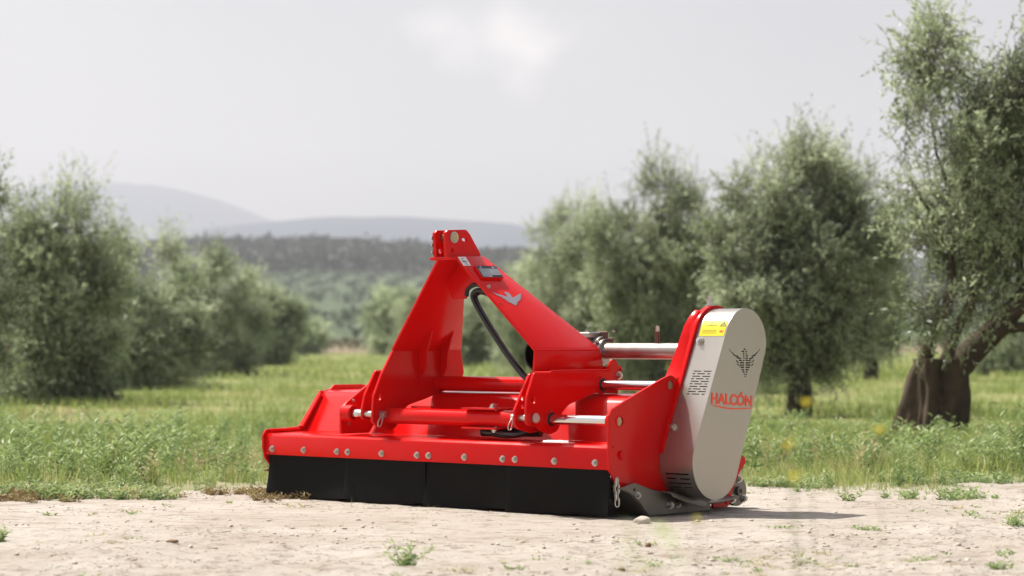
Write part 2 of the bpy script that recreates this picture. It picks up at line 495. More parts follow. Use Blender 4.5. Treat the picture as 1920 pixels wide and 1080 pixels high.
def ground_material():
    m, t, b, o = nt('sandy_soil_and_turf')
    N = t.nodes.new; K = t.links.new
    b.inputs['Roughness'].default_value = 0.95
    b.inputs['Specular IOR Level'].default_value = 0.15
    geo = N('ShaderNodeNewGeometry')
    def noise(scale, det=6, rough=0.6, sx=(1, 1, 1)):
        mp = N('ShaderNodeMapping'); mp.inputs['Scale'].default_value = sx; K(geo.outputs['Position'], mp.inputs['Vector'])
        n = N('ShaderNodeTexNoise'); n.inputs['Scale'].default_value = scale; n.inputs['Detail'].default_value = det; n.inputs['Roughness'].default_value = rough
        K(mp.outputs['Vector'], n.inputs['Vector']); return n.outputs['Fac']
    def ramp(f, a, c):
        r = N('ShaderNodeMapRange'); r.inputs['From Min'].default_value = a; r.inputs['From Max'].default_value = c; K(f, r.inputs['Value']); return r.outputs['Result']
    def mix(f, a, c):
        x = N('ShaderNodeMix'); x.data_type = 'RGBA'
        for s, v in ((0, f), (6, a), (7, c)):
            if isinstance(v, tuple): x.inputs[s].default_value = (*v, 1)
            else: K(v, x.inputs[s])
        return x.outputs[2]
    sand = mix(ramp(noise(1.6), 0.35, 0.65), (0.520, 0.478, 0.420), (0.420, 0.372, 0.312))
    sand = mix(ramp(noise(7.0, 9, 0.75, (1, 1.8, 1)), 0.50, 0.66), sand, (0.29, 0.235, 0.175))
    sand = mix(ramp(noise(16.0, 8, 0.8, (1, 1.5, 1)), 0.58, 0.70), sand, (0.17, 0.13, 0.095))
    sand = mix(ramp(noise(45.0, 5, 0.7), 0.60, 0.74), sand, (0.20, 0.155, 0.115))
    sand = mix(ramp(noise(90.0, 4, 0.7), 0.62, 0.72), sand, (0.44, 0.40, 0.345))
    turf = mix(ramp(noise(0.35, 5), 0.40, 0.62), (0.130, 0.180, 0.045), (0.27, 0.265, 0.11))
    turf = mix(ramp(noise(0.9, 6, 0.65), 0.60, 0.72), turf, (0.40, 0.325, 0.235))
    # hillside far off: grey-green grove floor
    sep = N('ShaderNodeSeparateXYZ'); K(geo.outputs['Position'], sep.inputs[0])
    farf = ramp(sep.outputs['Y'], 165.0, 215.0)
    hill = mix(ramp(noise(0.03, 6), 0.4, 0.62), (0.070, 0.100, 0.052), (0.092, 0.116, 0.064))
    turf = mix(farf, turf, hill)
    band = N('ShaderNodeMath'); band.operation = 'MULTIPLY'
    K(ramp(sep.outputs['Y'], 118.0, 128.0), band.inputs[0]); K(ramp(sep.outputs['Y'], 190.0, 170.0), band.inputs[1])
    turf = mix(band.outputs[0], turf, (0.20, 0.16, 0.105))
    at = N('ShaderNodeAttribute'); at.attribute_name = 'tint'
    K(mix(at.outputs['Fac'], sand, turf), b.inputs['Base Color'])
    bp = N('ShaderNodeBump'); bp.inputs['Strength'].default_value = 0.9; bp.inputs['Distance'].default_value = 0.018
    K(noise(38.0, 9, 0.72), bp.inputs['Height'])
    K(bp.outputs['Normal'], b.inputs['Normal'])
    return m

g_ob = structure(link('ground', ground_mesh(), ground_material(), None))
g_ob.data.polygons.foreach_set('use_smooth', np.ones(len(g_ob.data.polygons), bool))

# far ridges -----------------------------------------------------------------
def ridge(name, Y, px, py, depth, m, seed, rough):
    xs = (np.array(px) - 960) / F_PX * Y
    zs = 0.625 + (640 - np.array(py)) / F_PX * Y
    X = np.linspace(xs[0], xs[-1], 240)
    T = np.linspace(-1, 1, 40)
    top = np.interp(X, xs, zs)
    top = np.convolve(np.pad(top, 4, 'edge'), np.ones(9) / 9, 'valid')
    top = top + (fbm(X * 0.012, X * 0, seed, 4) - 0.5) * rough
    V = []
    for t in T:
        s = (1 - abs(t) ** 1.3)
        y = Y + t * depth
        z = top * s - 3 + (fbm(X * 0.006, X * 0 + y * 0.006, seed + 3, 5) - 0.5) * rough * 4 * (1 - s) * s * 4
        V.append(np.stack([X, np.full_like(X, y), np.maximum(z, -0.8 + 0 * z)], 1))
    n, k = len(T), len(X); V = np.concatenate(V)
    i = (np.arange(n - 1)[:, None] * k + np.arange(k - 1)[None, :]).ravel()
    o = structure(link(name, arr_mesh(name, V, [np.stack([i, i + 1, i + k + 1, i + k], 1)]), m))
    o.data.polygons.foreach_set('use_smooth', np.ones(len(o.data.polygons), bool))
    return o

MOUNT = mat('haze_blue_scrubby_slope', (0.014, 0.034, 0.066), rough=0.95, var=0.30, vscale=0.012)  # scrub slope with the blue of distant haze mixed into its base colour
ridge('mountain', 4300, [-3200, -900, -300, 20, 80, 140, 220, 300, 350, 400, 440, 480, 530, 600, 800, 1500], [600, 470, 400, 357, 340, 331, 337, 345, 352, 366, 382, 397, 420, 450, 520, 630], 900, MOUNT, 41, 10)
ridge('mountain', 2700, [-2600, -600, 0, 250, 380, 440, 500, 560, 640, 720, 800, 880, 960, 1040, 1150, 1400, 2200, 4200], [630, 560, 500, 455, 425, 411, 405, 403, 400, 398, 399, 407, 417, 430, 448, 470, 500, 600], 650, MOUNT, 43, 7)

# haze over the valley ---------------------------------------------------------
HAZE_DENSITY = 3.5e-4
bm = bmesh.new()
hx0, hx1, hy0, hy1, hz0, hz1 = -4600, 4600, -3000, 6200, -2.2, 500
bmesh.ops.create_cube(bm, size=1.0, matrix=Matrix.Translation(((hx0 + hx1) / 2, (hy0 + hy1) / 2, (hz0 + hz1) / 2)) @ Matrix.Diagonal((hx1 - hx0, hy1 - hy0, hz1 - hz0, 1)))
hm = bpy.data.materials.new('valley_haze'); hm.use_nodes = True
ht = hm.node_tree; ht.nodes.clear()
ho = ht.nodes.new('ShaderNodeOutputMaterial'); hv = ht.nodes.new('ShaderNodeVolumePrincipled')
hv.inputs['Color'].default_value = (0.885, 0.925, 1.0, 1); hv.inputs['Density'].default_value = HAZE_DENSITY
hv.inputs['Anisotropy'].default_value = 0.22
ht.links.new(hv.outputs[0], ho.inputs['Volume'])
me = bpy.data.meshes.new('haze'); bm.to_mesh(me); bm.free()
stuff(link('haze', me, hm))

# ------------------------------------------------------------------ the mower
YAW = R(42)
mower = bpy.data.objects.new('flail_mower', None)
mower.empty_display_size = 0.3
mower.location = ((1142 - 960) / F_PX * 8.53, 8.53, 0)
mower.rotation_euler = (0, 0, -YAW)
COL.objects.link(mower)
tag(mower, 'bright red tractor flail mower with black rubber flaps standing on the sandy track', 'flail mower')
WID = 1.80

# bolts: one flanged hex bolt mesh, axis along +Z
def bolt_mesh(r, h, washer=1.55, m=ZINC):
    bm = bmesh.new()
    add_cyl(bm, (0, 0, 0), (0, 0, r * 0.28), r * washer, r * washer * 0.95, n=20)
    add_cyl(bm, (0, 0, r * 0.28), (0, 0, h), r, n=6)
    add_cyl(bm, (0, 0, h), (0, 0, h * 1.35), r * 0.55, r * 0.5, n=14)
    bmesh.ops.recalc_face_normals(bm, faces=bm.faces[:])
    me = bpy.data.meshes.new('bolt'); bm.to_mesh(me); bm.free()
    me.polygons.foreach_set('use_smooth', np.ones(len(me.polygons), bool)); me.set_sharp_from_angle(angle=R(30))
    me.materials.append(m)
    return me
BOLT = bolt_mesh(0.0085, 0.010)
BIGBOLT = bolt_mesh(0.012, 0.012, 1.35)
GOLDBOLT = bolt_mesh(0.011, 0.004, 1.5, BRASSY)
SMALLBOLT = bolt_mesh(0.0055, 0.006, 1.4)
def bolt(pos, axis, me, parent, spin=0.3):
    o = bpy.data.objects.new('bolt', me); COL.objects.link(o); o.parent = parent
    o.location = pos
    o.rotation_mode = 'QUATERNION'
    o.rotation_quaternion = Vector(axis).to_track_quat('Z', 'Y') @ Quaternion((0, 0, 1), spin)
    return o

# front beam -------------------------------------------------------------------
beam_path = [(0.185, 0.2600), (0.020, 0.2575), (0.009, 0.2545), (0.002, 0.247), (0.0, 0.238), (0.0, 0.171)]
beam_poly = offset_path(beam_path[::-1], 0.008)
beam = plate('front_beam', beam_poly, 0.004, WID - 0.004, RED, mower, bev=0.0008)
for k, u in enumerate([1.753, 1.569, 1.380, 1.320, 1.133, 0.944, 0.883, 0.698, 0.506, 0.445, 0.255, 0.064]):
    bolt(W(u, -0.0005, 0.1945), (0, -1, 0), BOLT, beam, 0.4 * k)

# rubber flaps -----------------------------------------------------------------
rng = random.Random(4)
for k, (a, b, zb) in enumerate([(0.006, 0.493, 0.002), (0.490, 0.914, 0.003), (0.911, 1.342, 0.005), (1.339, 1.786, 0.008)]):
    rows = []
    for i in range(15):
        t = i / 14; z = 0.178 + (zb - 0.178) * t
        row = []
        for j in range(17):
            s = j / 16; u = a + (b - a) * s
            edge = (abs(s - 0.5) * 2) ** 3
            v = 0.011 + (0.0065 if k % 2 else 0.0) + 0.010 * t * t * math.sin(2.2 * s + k * 1.3) - 0.020 * t * t * edge * (0.6 + 0.4 * math.sin(k * 2.1 + s))
            row.append(W(u + 0.004 * t * (s - .5), v, z + 0.005 * t * math.sin(5 * s + k) + 0.004 * t * edge))
        rows.append(row)
    ribbon('rubber_flap', rows, RUBBER, mower, th=0.006, bevel=0.001)

# hood -------------------------------------------------------------------------
hood_path = [(0.03, 0.2515), (0.187, 0.2535), (0.205, 0.262), (0.297, 0.398), (0.320, 0.418), (0.350, 0.425), (0.560, 0.428), (0.60, 0.41), (0.66, 0.29), (0.68, 0.12)]
hood = plate('hood', offset_path(hood_path, 0.006), 0.004, WID - 0.004, RED, mower, bev=0.0006)

# left end plate with its raised lip -----------------------------------------------
lp = round_poly([(-0.010, 0.250), (-0.010, 0.20), (0.002, 0.155), (0.05, 0.105), (0.30, 0.06), (0.62, 0.05), (0.68, 0.15), (0.66, 0.43),
      (0.54, 0.446), (0.385, 0.446), (0.362, 0.428), (0.318, 0.421), (0.306, 0.424), (0.193, 0.284), (0.180, 0.278), (0.006, 0.271)], 0.006, 3)
lplate = plate('end_plate', lp, WID - 0.004, WID + 0.006, RED, mower, bev=0.002)
bm = bmesh.new(); add_box(bm, WID - 0.022, WID - 0.0045, 0.02, 0.178, 0.2615, 0.2745)
bm_link('lip', bm, RED, lplate, bevel=0.003)
bm = bmesh.new()
for a, b in (((0.197, 0.272), (0.302, 0.408)),):
    d = Vector((b[0] - a[0], b[1] - a[1])).normalized(); n = Vector((-d.y, d.x)) * 0.012
    q = [a, b, (b[0] + n.x, b[1] + n.y), (a[0] + n.x, a[1] + n.y)]
    v0 = [bm.verts.new(W(WID - 0.0045, *p)) for p in q]; v1 = [bm.verts.new(W(WID - 0.022, *p)) for p in q]
    bm.faces.new(v0); bm.faces.new(v1[::-1])
    for i in range(4): bm.faces.new((v0[i], v0[(i + 1) % 4], v1[(i + 1) % 4], v1[i]))
bm_link('lip', bm, RED, lplate, bevel=0.003)

# left slide-bar bracket on the hood ---------------------------------------------
lb = round_poly([(0.036, 0.262), (0.036, 0.363), (0.071, 0.388), (0.20, 0.462), (0.27, 0.462), (0.30, 0.425), (0.30, 0.395), (0.19, 0.262)], [0.003, 0.018, 0.014, 0.02, 0.02, 0.01, 0.004, 0.003])
br = plate('slide_bar_bracket', lb, 1.394, 1.406, RED, mower, holes=[circle2((0.059, 0.342), 0.024)])
bm = bmesh.new(); add_pipe(bm, W(1.394, 0.059, 0.342), W(1.345, 0.059, 0.342), 0.034, 0.0195)
bm_link('boss', bm, RED, br, bevel=0.002)
bolt(W(1.3935, 0.075, 0.302), (1, 0, 0), SMALLBOLT, br); bolt(W(1.3935, 0.10, 0.392), (1, 0, 0), SMALLBOLT, br)

# slide bars and the red sleeves between the hitch legs ---------------------------
for v, z, r in ((0.059, 0.342, 0.0185), (0.349, 0.4625, 0.0178)):
    bm = bmesh.new(); add_cyl(bm, W(1.40 if v < 0.1 else 1.42, v, z), W(0.006, v, z), r, n=36)
    bm_link('slide_bar', bm, CHROME, mower)
for v, z, r in ((0.062, 0.3385, 0.031), (0.352, 0.459, 0.0295)):
    bm = bmesh.new(); add_pipe(bm, W(1.155, v, z), W(0.425, v, z), r, r - 0.006, n=40)
    bm_link('sleeve_tube', bm, RED, mower)

# hitch frame (A-frame) ------------------------------------------------------------
PIN_C = (0.004, 1.014)
top_out = round_poly([(-0.040, 1.030), (-0.030, 1.0405), (0.072, 1.0455), (0.092, 1.030), (0.152, 0.956), (0.152, 0.936), (-0.034, 0.936)], [0.006, 0.008, 0.018, 0.014, 0.01, 0.004, 0.012])
slot = round_poly([(0.047, 1.0045), (0.068, 0.9995), (0.080, 1.0045), (0.076, 1.0115), (0.052, 1.0155)], 0.004, 3)
clev = plate('top_link_plate', top_out, 0.757, 0.772, RED, mower, holes=[circle2(PIN_C, 0.0165, 24), slot, circle2((-0.004, 0.964), 0.0085, 16)], bev=0.002)
clev2 = plate('top_link_plate', top_out, 0.812, 0.827, RED, mower, holes=[circle2(PIN_C, 0.0165, 24), slot, circle2((-0.010, 0.964), 0.0100, 16)], bev=0.002)
bm = bmesh.new(); add_cyl(bm, W(0.846, *PIN_C), W(0.752, *PIN_C), 0.0155, n=28)
pin = bm_link('top_link_pin', bm, BRASSY, mower)
bm = bmesh.new(); add_pipe(bm, W(0.757, *PIN_C), W(0.7525, *PIN_C), 0.0215, 0.0165)
bm_link('collar', bm, ZINC, pin, bevel=0.001)
for z in (1.012, 0.985, 0.958):
    bolt(W(0.827, -0.036 + (1.012 - z) * 0.05, z), (-1, 0, 0), SMALLBOLT, clev2)
bm = bmesh.new(); add_box(bm, 0.738, 0.846, -0.034, 0.150, 0.928, 0.9405)
bm_link('cap_plate', bm, RED, mower, bevel=0.003)

def interp_rows(rows, n):
    out = []
    for (a, b), (c, d) in zip(rows[:-1], rows[1:]):
        for k in range(n): out.append((a.lerp(c, k / n), b.lerp(d, k / n)))
    out.append(rows[-1]); return out
rleg = ribbon('hitch_leg', [(W(0.748, 0.000, 0.943), W(0.748, 0.156, 0.943)), (W(0.428, 0.076, 0.601), W(0.428, 0.445, 0.601)), (W(0.4200, 0.078, 0.590), W(0.4200, 0.448, 0.590)),
                            (W(0.42, 0.071, 0.5145), W(0.42, 0.470, 0.5145))], RED, mower, th=0.012, bevel=0.0025)
lleg = ribbon('hitch_leg', [(W(0.834, 0.004, 0.941), W(0.834, 0.150, 0.941)), (W(1.152, 0.080, 0.601), W(1.152, 0.463, 0.601)), (W(1.160, 0.082, 0.590), W(1.160, 0.466, 0.590))], RED, mower, th=0.012, bevel=0.0025)
# lower plate of the left leg, carrying the lower-link hole
ll = round_poly([(0.082, 0.588), (0.022, 0.500), (-0.021, 0.416), (-0.030, 0.318), (-0.011, 0.302), (0.030, 0.290), (0.060, 0.281), (0.100, 0.292), (0.130, 0.330),
                 (0.156, 0.374), (0.275, 0.402), (0.40, 0.440), (0.460, 0.455), (0.484, 0.500), (0.466, 0.588)],
                [0, 0.01, 0.03, 0.018, 0.01, 0.02, 0.04, 0.03, 0.04, 0.05, 0.06, 0.05, 0.03, 0.01, 0])
plate('lower_link_plate', ll, 1.154, 1.166, RED, mower, holes=[circle2((0.007, 0.410), 0.011, 18)], bev=0.002)
lf = round_poly([(0.073, 0.512), (0.150, 0.512), (0.19, 0.44), (0.16, 0.36), (0.10, 0.312), (0.036, 0.317), (0.001, 0.324), (0.0, 0.362), (0.015, 0.418)], [0.01, 0.01, 0.02, 0.03, 0.03, 0.01, 0.01, 0.02, 0.02])
plate('lower_link_plate', lf, 1.239, 1.251, RED, mower, holes=[circle2((0.055, 0.412), 0.013, 18)], bev=0.002)
bm = bmesh.new(); add_box(bm, 1.166, 1.239, 0.074, 0.150, 0.505, 0.5135); add_box(bm, 1.166, 1.239, 0.138, 0.147, 0.40, 0.505)
bm_link('bracing_plate', bm, RED, mower, bevel=0.002)
# two triangular gussets inside the left leg
for v0, v1 in ((0.225, 0.232), (0.345, 0.352)):
    bm = bmesh.new()
    q = [(1.156, 0.470), (1.102, 0.515), (1.096, 0.575), (1.078, 0.662), (1.092, 0.672), (1.152, 0.604)]
    q = [(1.150, 0.475), (1.118, 0.520), (1.112, 0.580), (1.070, 0.700), (1.147, 0.602), (1.1535, 0.588)]
    a = [bm.verts.new(W(u, v0, z)) for u, z in q]; b = [bm.verts.new(W(u, v1, z)) for u, z in q]
    bm.faces.new(a); bm.faces.new(b[::-1])
    for i in range(len(q)): bm.faces.new((a[i], a[(i + 1) % len(q)], b[(i + 1) % len(q)], b[i]))
    bm_link('gusset', bm, RED, lleg, bevel=0.001)
# web plate under the apex
bm = bmesh.new()
q = [(0.748, 0.925), (0.836, 0.925), (0.915, 0.846), (0.885, 0.786), (0.815, 0.786), (0.803, 0.820), (0.775, 0.838), (0.712, 0.838), (0.680, 0.866)]
a = [bm.verts.new(W(u, 0.128, z)) for u, z in q]; b = [bm.verts.new(W(u, 0.138, z)) for u, z in q]
bm.faces.new(a); bm.faces.new(b[::-1])
for i in range(len(q)): bm.faces.new((a[i], a[(i + 1) % len(q)], b[(i + 1) % len(q)], b[i]))
bm_link('web_plate', bm, RED, mower, bevel=0.0015)
# right lower-link bracket: outer plate, shelf, inner plate
ro = round_poly([(-0.025, 0.511), (-0.062, 0.430), (-0.069, 0.376), (-0.066, 0.330), (-0.050, 0.320), (-0.010, 0.316), (0.018, 0.300), (0.060, 0.286), (0.104, 0.298), (0.122, 0.330),
                 (0.126, 0.362), (0.165, 0.392), (0.304, 0.430), (0.372, 0.444), (0.408, 0.468), (0.416, 0.498), (0.395, 0.511)],
                [0.006, 0.02, 0.02, 0.014, 0.01, 0.02, 0.03, 0.04, 0.03, 0.02, 0.02, 0.04, 0.04, 0.02, 0.015, 0.012, 0.012])
rplate = plate('lower_link_plate', ro, 0.329, 0.341, RED, mower, holes=[circle2((-0.030, 0.413), 0.0125, 18), circle2((0.059, 0.342), 0.026, 24), circle2((0.350, 0.4625), 0.026, 24)], bev=0.002)
for v, z in ((0.059, 0.342), (0.350, 0.4625)):
    bm = bmesh.new(); add_pipe(bm, W(0.346, v, z), W(0.318, v, z), 0.0305, 0.0255)
    bo = bm_link('boss', bm, RED, rplate, bevel=0.0015)
    bm = bmesh.new(); add_pipe(bm, W(0.342, v, z), W(0.3165, v, z), 0.0252, 0.0182)
    bm_link('seal_ring', bm, BLACK, bo, bevel=0.001)
ri = round_poly([(0.030, 0.508), (-0.020, 0.430), (-0.052, 0.376), (-0.052, 0.322), (-0.030, 0.306), (0.04, 0.290), (0.10, 0.300), (0.125, 0.36), (0.20, 0.41), (0.30, 0.508)], 0.016)
plate('lower_link_plate', ri, 0.399, 0.411, RED, mower, holes=[circle2((-0.008, 0.418), 0.010, 16), circle2((-0.010, 0.388), 0.008, 16)], bev=0.002)
bm = bmesh.new(); add_box(bm, 0.3295, 0.4255, 0.062, 0.41, 0.506, 0.5155)
bm_link('shelf_plate', bm, RED, rplate, bevel=0.003)
bm = bmesh.new(); add_box(bm, 0.342, 0.398, 0.085, 0.093, 0.34, 0.505)
bm_link('bracing_plate', bm, RED, rplate, bevel=0.002)
def weld(center, r, parent, seed, tube=0.0032):
    rg = random.Random(seed); pts = []
    for i in range(60):
        t = 2 * math.pi * i / 60
        pts.append(W(center[0], center[1] + r * math.cos(t), center[2] + r * math.sin(t)))
    bm = bmesh.new(); add_sweep(bm, pts, [tube * (0.75 + 0.5 * abs(math.sin(i * 1.57)) * rg.uniform(0.7, 1.1)) for i in range(60)], 8, closed=True)
    bm_link('weld_bead', bm, RED, parent, 60)
weld((0.3288, 0.059, 0.342), 0.0318, rplate, 1); weld((0.3288, 0.350, 0.4625), 0.0318, rplate, 2)
weld((1.1535, 0.062, 0.3385), 0.0325, mower, 3); weld((0.3985, 0.062, 0.3385), 0.0325, mower, 4); weld((1.1535, 0.352, 0.459), 0.031, mower, 5)
for a, b, k in (((0.413, 0.08, 0.594), (0.413, 0.44, 0.594), 6), ((0.334, 0.07, 0.518), (0.334, 0.40, 0.518), 7), ((0.757, -0.03, 0.9415), (0.757, 0.148, 0.9415), 8)):
    rg = random.Random(k); n_ = 70
    pts = [W(a[0] + rg.uniform(-.0006, .0006), a[1] + (b[1] - a[1]) * i / n_, a[2]) for i in range(n_ + 1)]
    bm = bmesh.new(); add_sweep(bm, pts, [0.0026 * (0.8 + 0.4 * abs(math.sin(i * 1.1))) for i in range(n_ + 1)], 7); bm_link('weld_bead', bm, RED, mower, 60)
# lower-link pins with R-clips
def rclip(parent, c, du):
    pts = [(0, 0.028, 0.004), (0, 0.010, 0.002), (0, -0.006, 0.0), (0, -0.018, -0.012), (0, -0.030, -0.030), (0, -0.028, -0.044), (0, -0.016, -0.044), (0, -0.008, -0.028), (0, -0.004, -0.012), (0, 0.004, 0.006), (0, 0.014, 0.012)]
    bm = bmesh.new()
    add_sweep(bm, catmull([W(c[0] + du + 0.002 * i / 10, c[1] + p[1], c[2] + p[2]) for i, p in enumerate(pts)], 6), 0.0022, 8)
    bm_link('retaining_clip', bm, ZINC, parent, 60)
bm = bmesh.new(); add_cyl(bm, W(0.325, -0.025, 0.348), W(0.436, -0.025, 0.348), 0.0130, n=24); add_cyl(bm, W(0.3285, -0.025, 0.348), W(0.320, -0.025, 0.348), 0.0185, n=28)
p1 = bm_link('lower_link_pin', bm, ZINC, mower, bevel=0.001); rclip(p1, (0.425, -0.025, 0.348), 0.004)
bm = bmesh.new(); add_cyl(bm, W(1.128, 0.018, 0.344), W(1.275, 0.018, 0.344), 0.0125, n=24); add_cyl(bm, W(1.153, 0.018, 0.344), W(1.1455, 0.018, 0.344), 0.0150, n=6)
p2 = bm_link('lower_link_pin', bm, ZINC, mower, bevel=0.001); rclip(p2, (1.135, 0.012, 0.344), 0.0)
# shift-cylinder lugs on the lower sleeve
bm = bmesh.new(); add_box(bm, 0.565, 0.735, 0.020, 0.120, 0.371, 0.378); add_box(bm, 0.565, 0.735, 0.020, 0.120, 0.2985, 0.3055)
lug = bm_link('cylinder_lug', bm, RED, mower, bevel=0.0015)
bm = bmesh.new(); add_box(bm, 0.955, 1.06, 0.085, 0.125, 0.366, 0.378); bm_link('cylinder_lug', bm, RED, mower, bevel=0.0015)
bm = bmesh.new(); add_cyl(bm, W(0.595, 0.062, 0.292), W(0.595, 0.062, 0.392), 0.006, n=12); bm_link('lug_bolt', bm, ZINC, lug)
bolt(W(0.595, 0.045, 0.378), (0, 0, 1), BIGBOLT, lug); bolt(W(0.595, 0.055, 0.2985), (0, 0, -1), BIGBOLT, lug)
bm = bmesh.new(); add_cyl(bm, W(0.70, 0.10, 0.288), W(0.46, 0.16, 0.290), 0.019, n=20); bm_link('shift_cylinder', bm, BLACK, mower)
bm = bmesh.new(); add_cyl(bm, W(0.645, 0.050, 0.287), W(0.60, 0.052, 0.287), 0.009, n=6); add_cyl(bm, W(0.60, 0.052, 0.287), W(0.575, 0.053, 0.287), 0.0065, n=12)
add_sweep(bm, catmull([W(0.58, 0.053, 0.287), W(0.53, 0.050, 0.282), W(0.48, 0.055, 0.283), W(0.44, 0.085, 0.300), W(0.425, 0.13, 0.33)], 8), 0.0085, 10)
add_sweep(bm, catmull([W(0.66, 0.070, 0.287), W(0.58, 0.065, 0.276), W(0.50, 0.070, 0.278), W(0.44, 0.10, 0.296), W(0.42, 0.15, 0.33)], 8), 0.0085, 10)
bm_link('hydraulic_fitting', bm, HOSE, mower, 40)

# hoses up to the apex -----------------------------------------------------------
for dv, du, dz in ((0.0, 0.0, 0.0), (0.021, 0.006, -0.006)):
    P = [(0.378, 0.045, 0.375), (0.385, 0.050, 0.425), (0.424, 0.060, 0.470), (0.475, 0.065, 0.508), (0.547, 0.072, 0.572), (0.622, 0.082, 0.645), (0.695, 0.092, 0.722), (0.742, 0.098, 0.780),
         (0.748, 0.100, 0.804), (0.728, 0.102, 0.8165), (0.702, 0.104, 0.813), (0.672, 0.108, 0.800), (0.63, 0.115, 0.77)]
    bm = bmesh.new(); add_sweep(bm, catmull([W(a + du, b + dv, c + dz) for a, b, c in P], 10), 0.0098, 14)
    bm_link('hydraulic_hose', bm, HOSE, mower, 60)
bm = bmesh.new()
add_sweep(bm, catmull([W(0.780, 0.098, 0.795), W(0.772, 0.098, 0.822), W(0.735, 0.098, 0.838), (W(0.700, 0.100, 0.832)), W(0.676, 0.10, 0.818)], 8), 0.0085, 10)
bm_link('hose_guide', bm, BLACK, mower, 60)

# right side plate ------------------------------------------------------------------
gc, gr = (0.603, 0.621), 0.125                    # belt guard: top pulley end
bc, brad = (0.420, 0.190), 0.137                  # and rotor end
def arc(c, r, a0, a1, n): return [(c[0] + r * math.cos(R(a0 + (a1 - a0) * i / n)), c[1] + r * math.sin(R(a0 + (a1 - a0) * i / n))) for i in range(n + 1)]
side = [(0.0, 0.172), (-0.001, 0.362), (0.017, 0.386), (0.150, 0.436), (0.300, 0.489)] + arc((0.348, 0.4625), 0.040, 118, 40, 6) + \
       [(0.404, 0.478), (0.418, 0.487), (0.434, 0.512), (0.462, 0.585), (0.474, 0.640)] + arc(gc, 0.137, 168, 20, 18) + \
       [(0.735, 0.52), (0.66, 0.30), (0.615, 0.14), (0.60, 0.065), (0.32, 0.075), (0.157, 0.112), (0.052, 0.104)]
splate = plate('side_plate', side, 0.0, 0.010, RED, mower, holes=[circle2((0.058, 0.341), 0.0165, 20), circle2((0.348, 0.466), 0.0165, 20), circle2((0.020, 0.251), 0.0035, 10)], bev=0.002)
for v, z in ((0.058, 0.341), (0.348, 0.466)):
    bm = bmesh.new(); add_pipe(bm, W(-0.0035, v, z), W(0.004, v, z), 0.0225, 0.0165)
    bm_link('weld_ring', bm, RED, splate, bevel=0.001)
    bolt(W(0.0045, v, z), (1, 0, 0), GOLDBOLT, splate, 0.5)
bm = bmesh.new(); add_pipe(bm, W(0.048, 0.059, 0.342), W(0.0105, 0.059, 0.342), 0.0275, 0.0188); bm_link('boss', bm, RED, splate, bevel=0.002)
bm = bmesh.new(); add_pipe(bm, W(0.040, 0.350, 0.4625), W(0.0105, 0.350, 0.4625), 0.0265, 0.018); bm_link('boss', bm, RED, splate, bevel=0.002)
bm = bmesh.new(); add_cyl(bm, W(0.0, 0.068, 0.222), W(-0.010, 0.068, 0.222), 0.0165, n=28); add_cyl(bm, W(-0.010, 0.068, 0.222), W(-0.013, 0.068, 0.222), 0.009, n=16)
bm_link('plug', bm, RED, splate, bevel=0.0015)
fl = [(0.416, 0.488, 0.075), (0.425, 0.499, 0.075), (0.440, 0.530, 0.070), (0.463, 0.590, 0.058), (0.474, 0.635, 0.048), (0.486, 0.680, 0.038), (0.504, 0.712, 0.030), (0.528, 0.738, 0.022)]
ribbon('stiffening_flange', [(W(0.001, v - 0.002, z), W(w, v - 0.006, z + 0.002)) for v, z, w in fl], RED, splate, th=0.006, bevel=0.0012)
_l = math.hypot(gc[0] - bc[0], gc[1] - bc[1]); _d = ((gc[0] - bc[0]) / _l, (gc[1] - bc[1]) / _l); _n = (-_d[1], _d[0])
def along(t, off):                                # point beside the guard's front flat, t = 1 at the top
    r = brad + (gr - brad) * t + off
    return (bc[0] + (gc[0] - bc[0]) * t + _n[0] * r, bc[1] + (gc[1] - bc[1]) * t + _n[1] * r)
rim = arc(gc, 0.1375, 28, 155, 22) + [along(0.8, 0.011), along(0.5, 0.009), along(0.2, 0.006), along(-0.05, 0.003)] + \
      [along(-0.05, -0.003), along(0.2, -0.004), along(0.5, -0.005), along(0.8, -0.006)] + arc(gc, 0.118, 155, 28, 22)
plate('guard_rim', rim, -0.017, -0.0005, RED, splate, bev=0.0015)

# belt guard ------------------------------------------------------------------------
gout = arc(gc, gr, -23, 157, 40) + arc(bc, brad, 157, 337, 40)
FAL = [(0.589, 0.601, 0.596), (0.576, 0.593, 0.588), (0.601, 0.609, 0.588), (0.585, 0.594, 0.58), (0.601, 0.608, 0.58), (0.585, 0.594, 0.572), (0.601, 0.616, 0.572), (0.528, 0.556, 0.572), (0.638, 0.663, 0.572), (0.586, 0.595, 0.5635), (0.601, 0.616, 0.563), (0.546, 0.573, 0.564), (0.623, 0.649, 0.563), (0.586, 0.595, 0.555), (0.601, 0.616, 0.555), (0.559, 0.579, 0.555), (0.619, 0.633, 0.555), (0.566, 0.592, 0.5465), (0.601, 0.631, 0.546), (0.565, 0.592, 0.538), (0.601, 0.631, 0.538), (0.569, 0.592, 0.53), (0.601, 0.626, 0.5295), (0.577, 0.592, 0.521), (0.601, 0.619, 0.521), (0.582, 0.594, 0.513), (0.601, 0.612, 0.513), (0.589, 0.595, 0.505), (0.6, 0.608, 0.504), (0.595, 0.602, 0.4965), (0.514, 0.533, 0.5805), (0.656, 0.675, 0.58), (0.502, 0.511, 0.591), (0.679, 0.688, 0.591), (0.541, 0.559, 0.551), (0.636, 0.653, 0.551), (0.547, 0.563, 0.5395), (0.636, 0.650, 0.539)]
holes = []
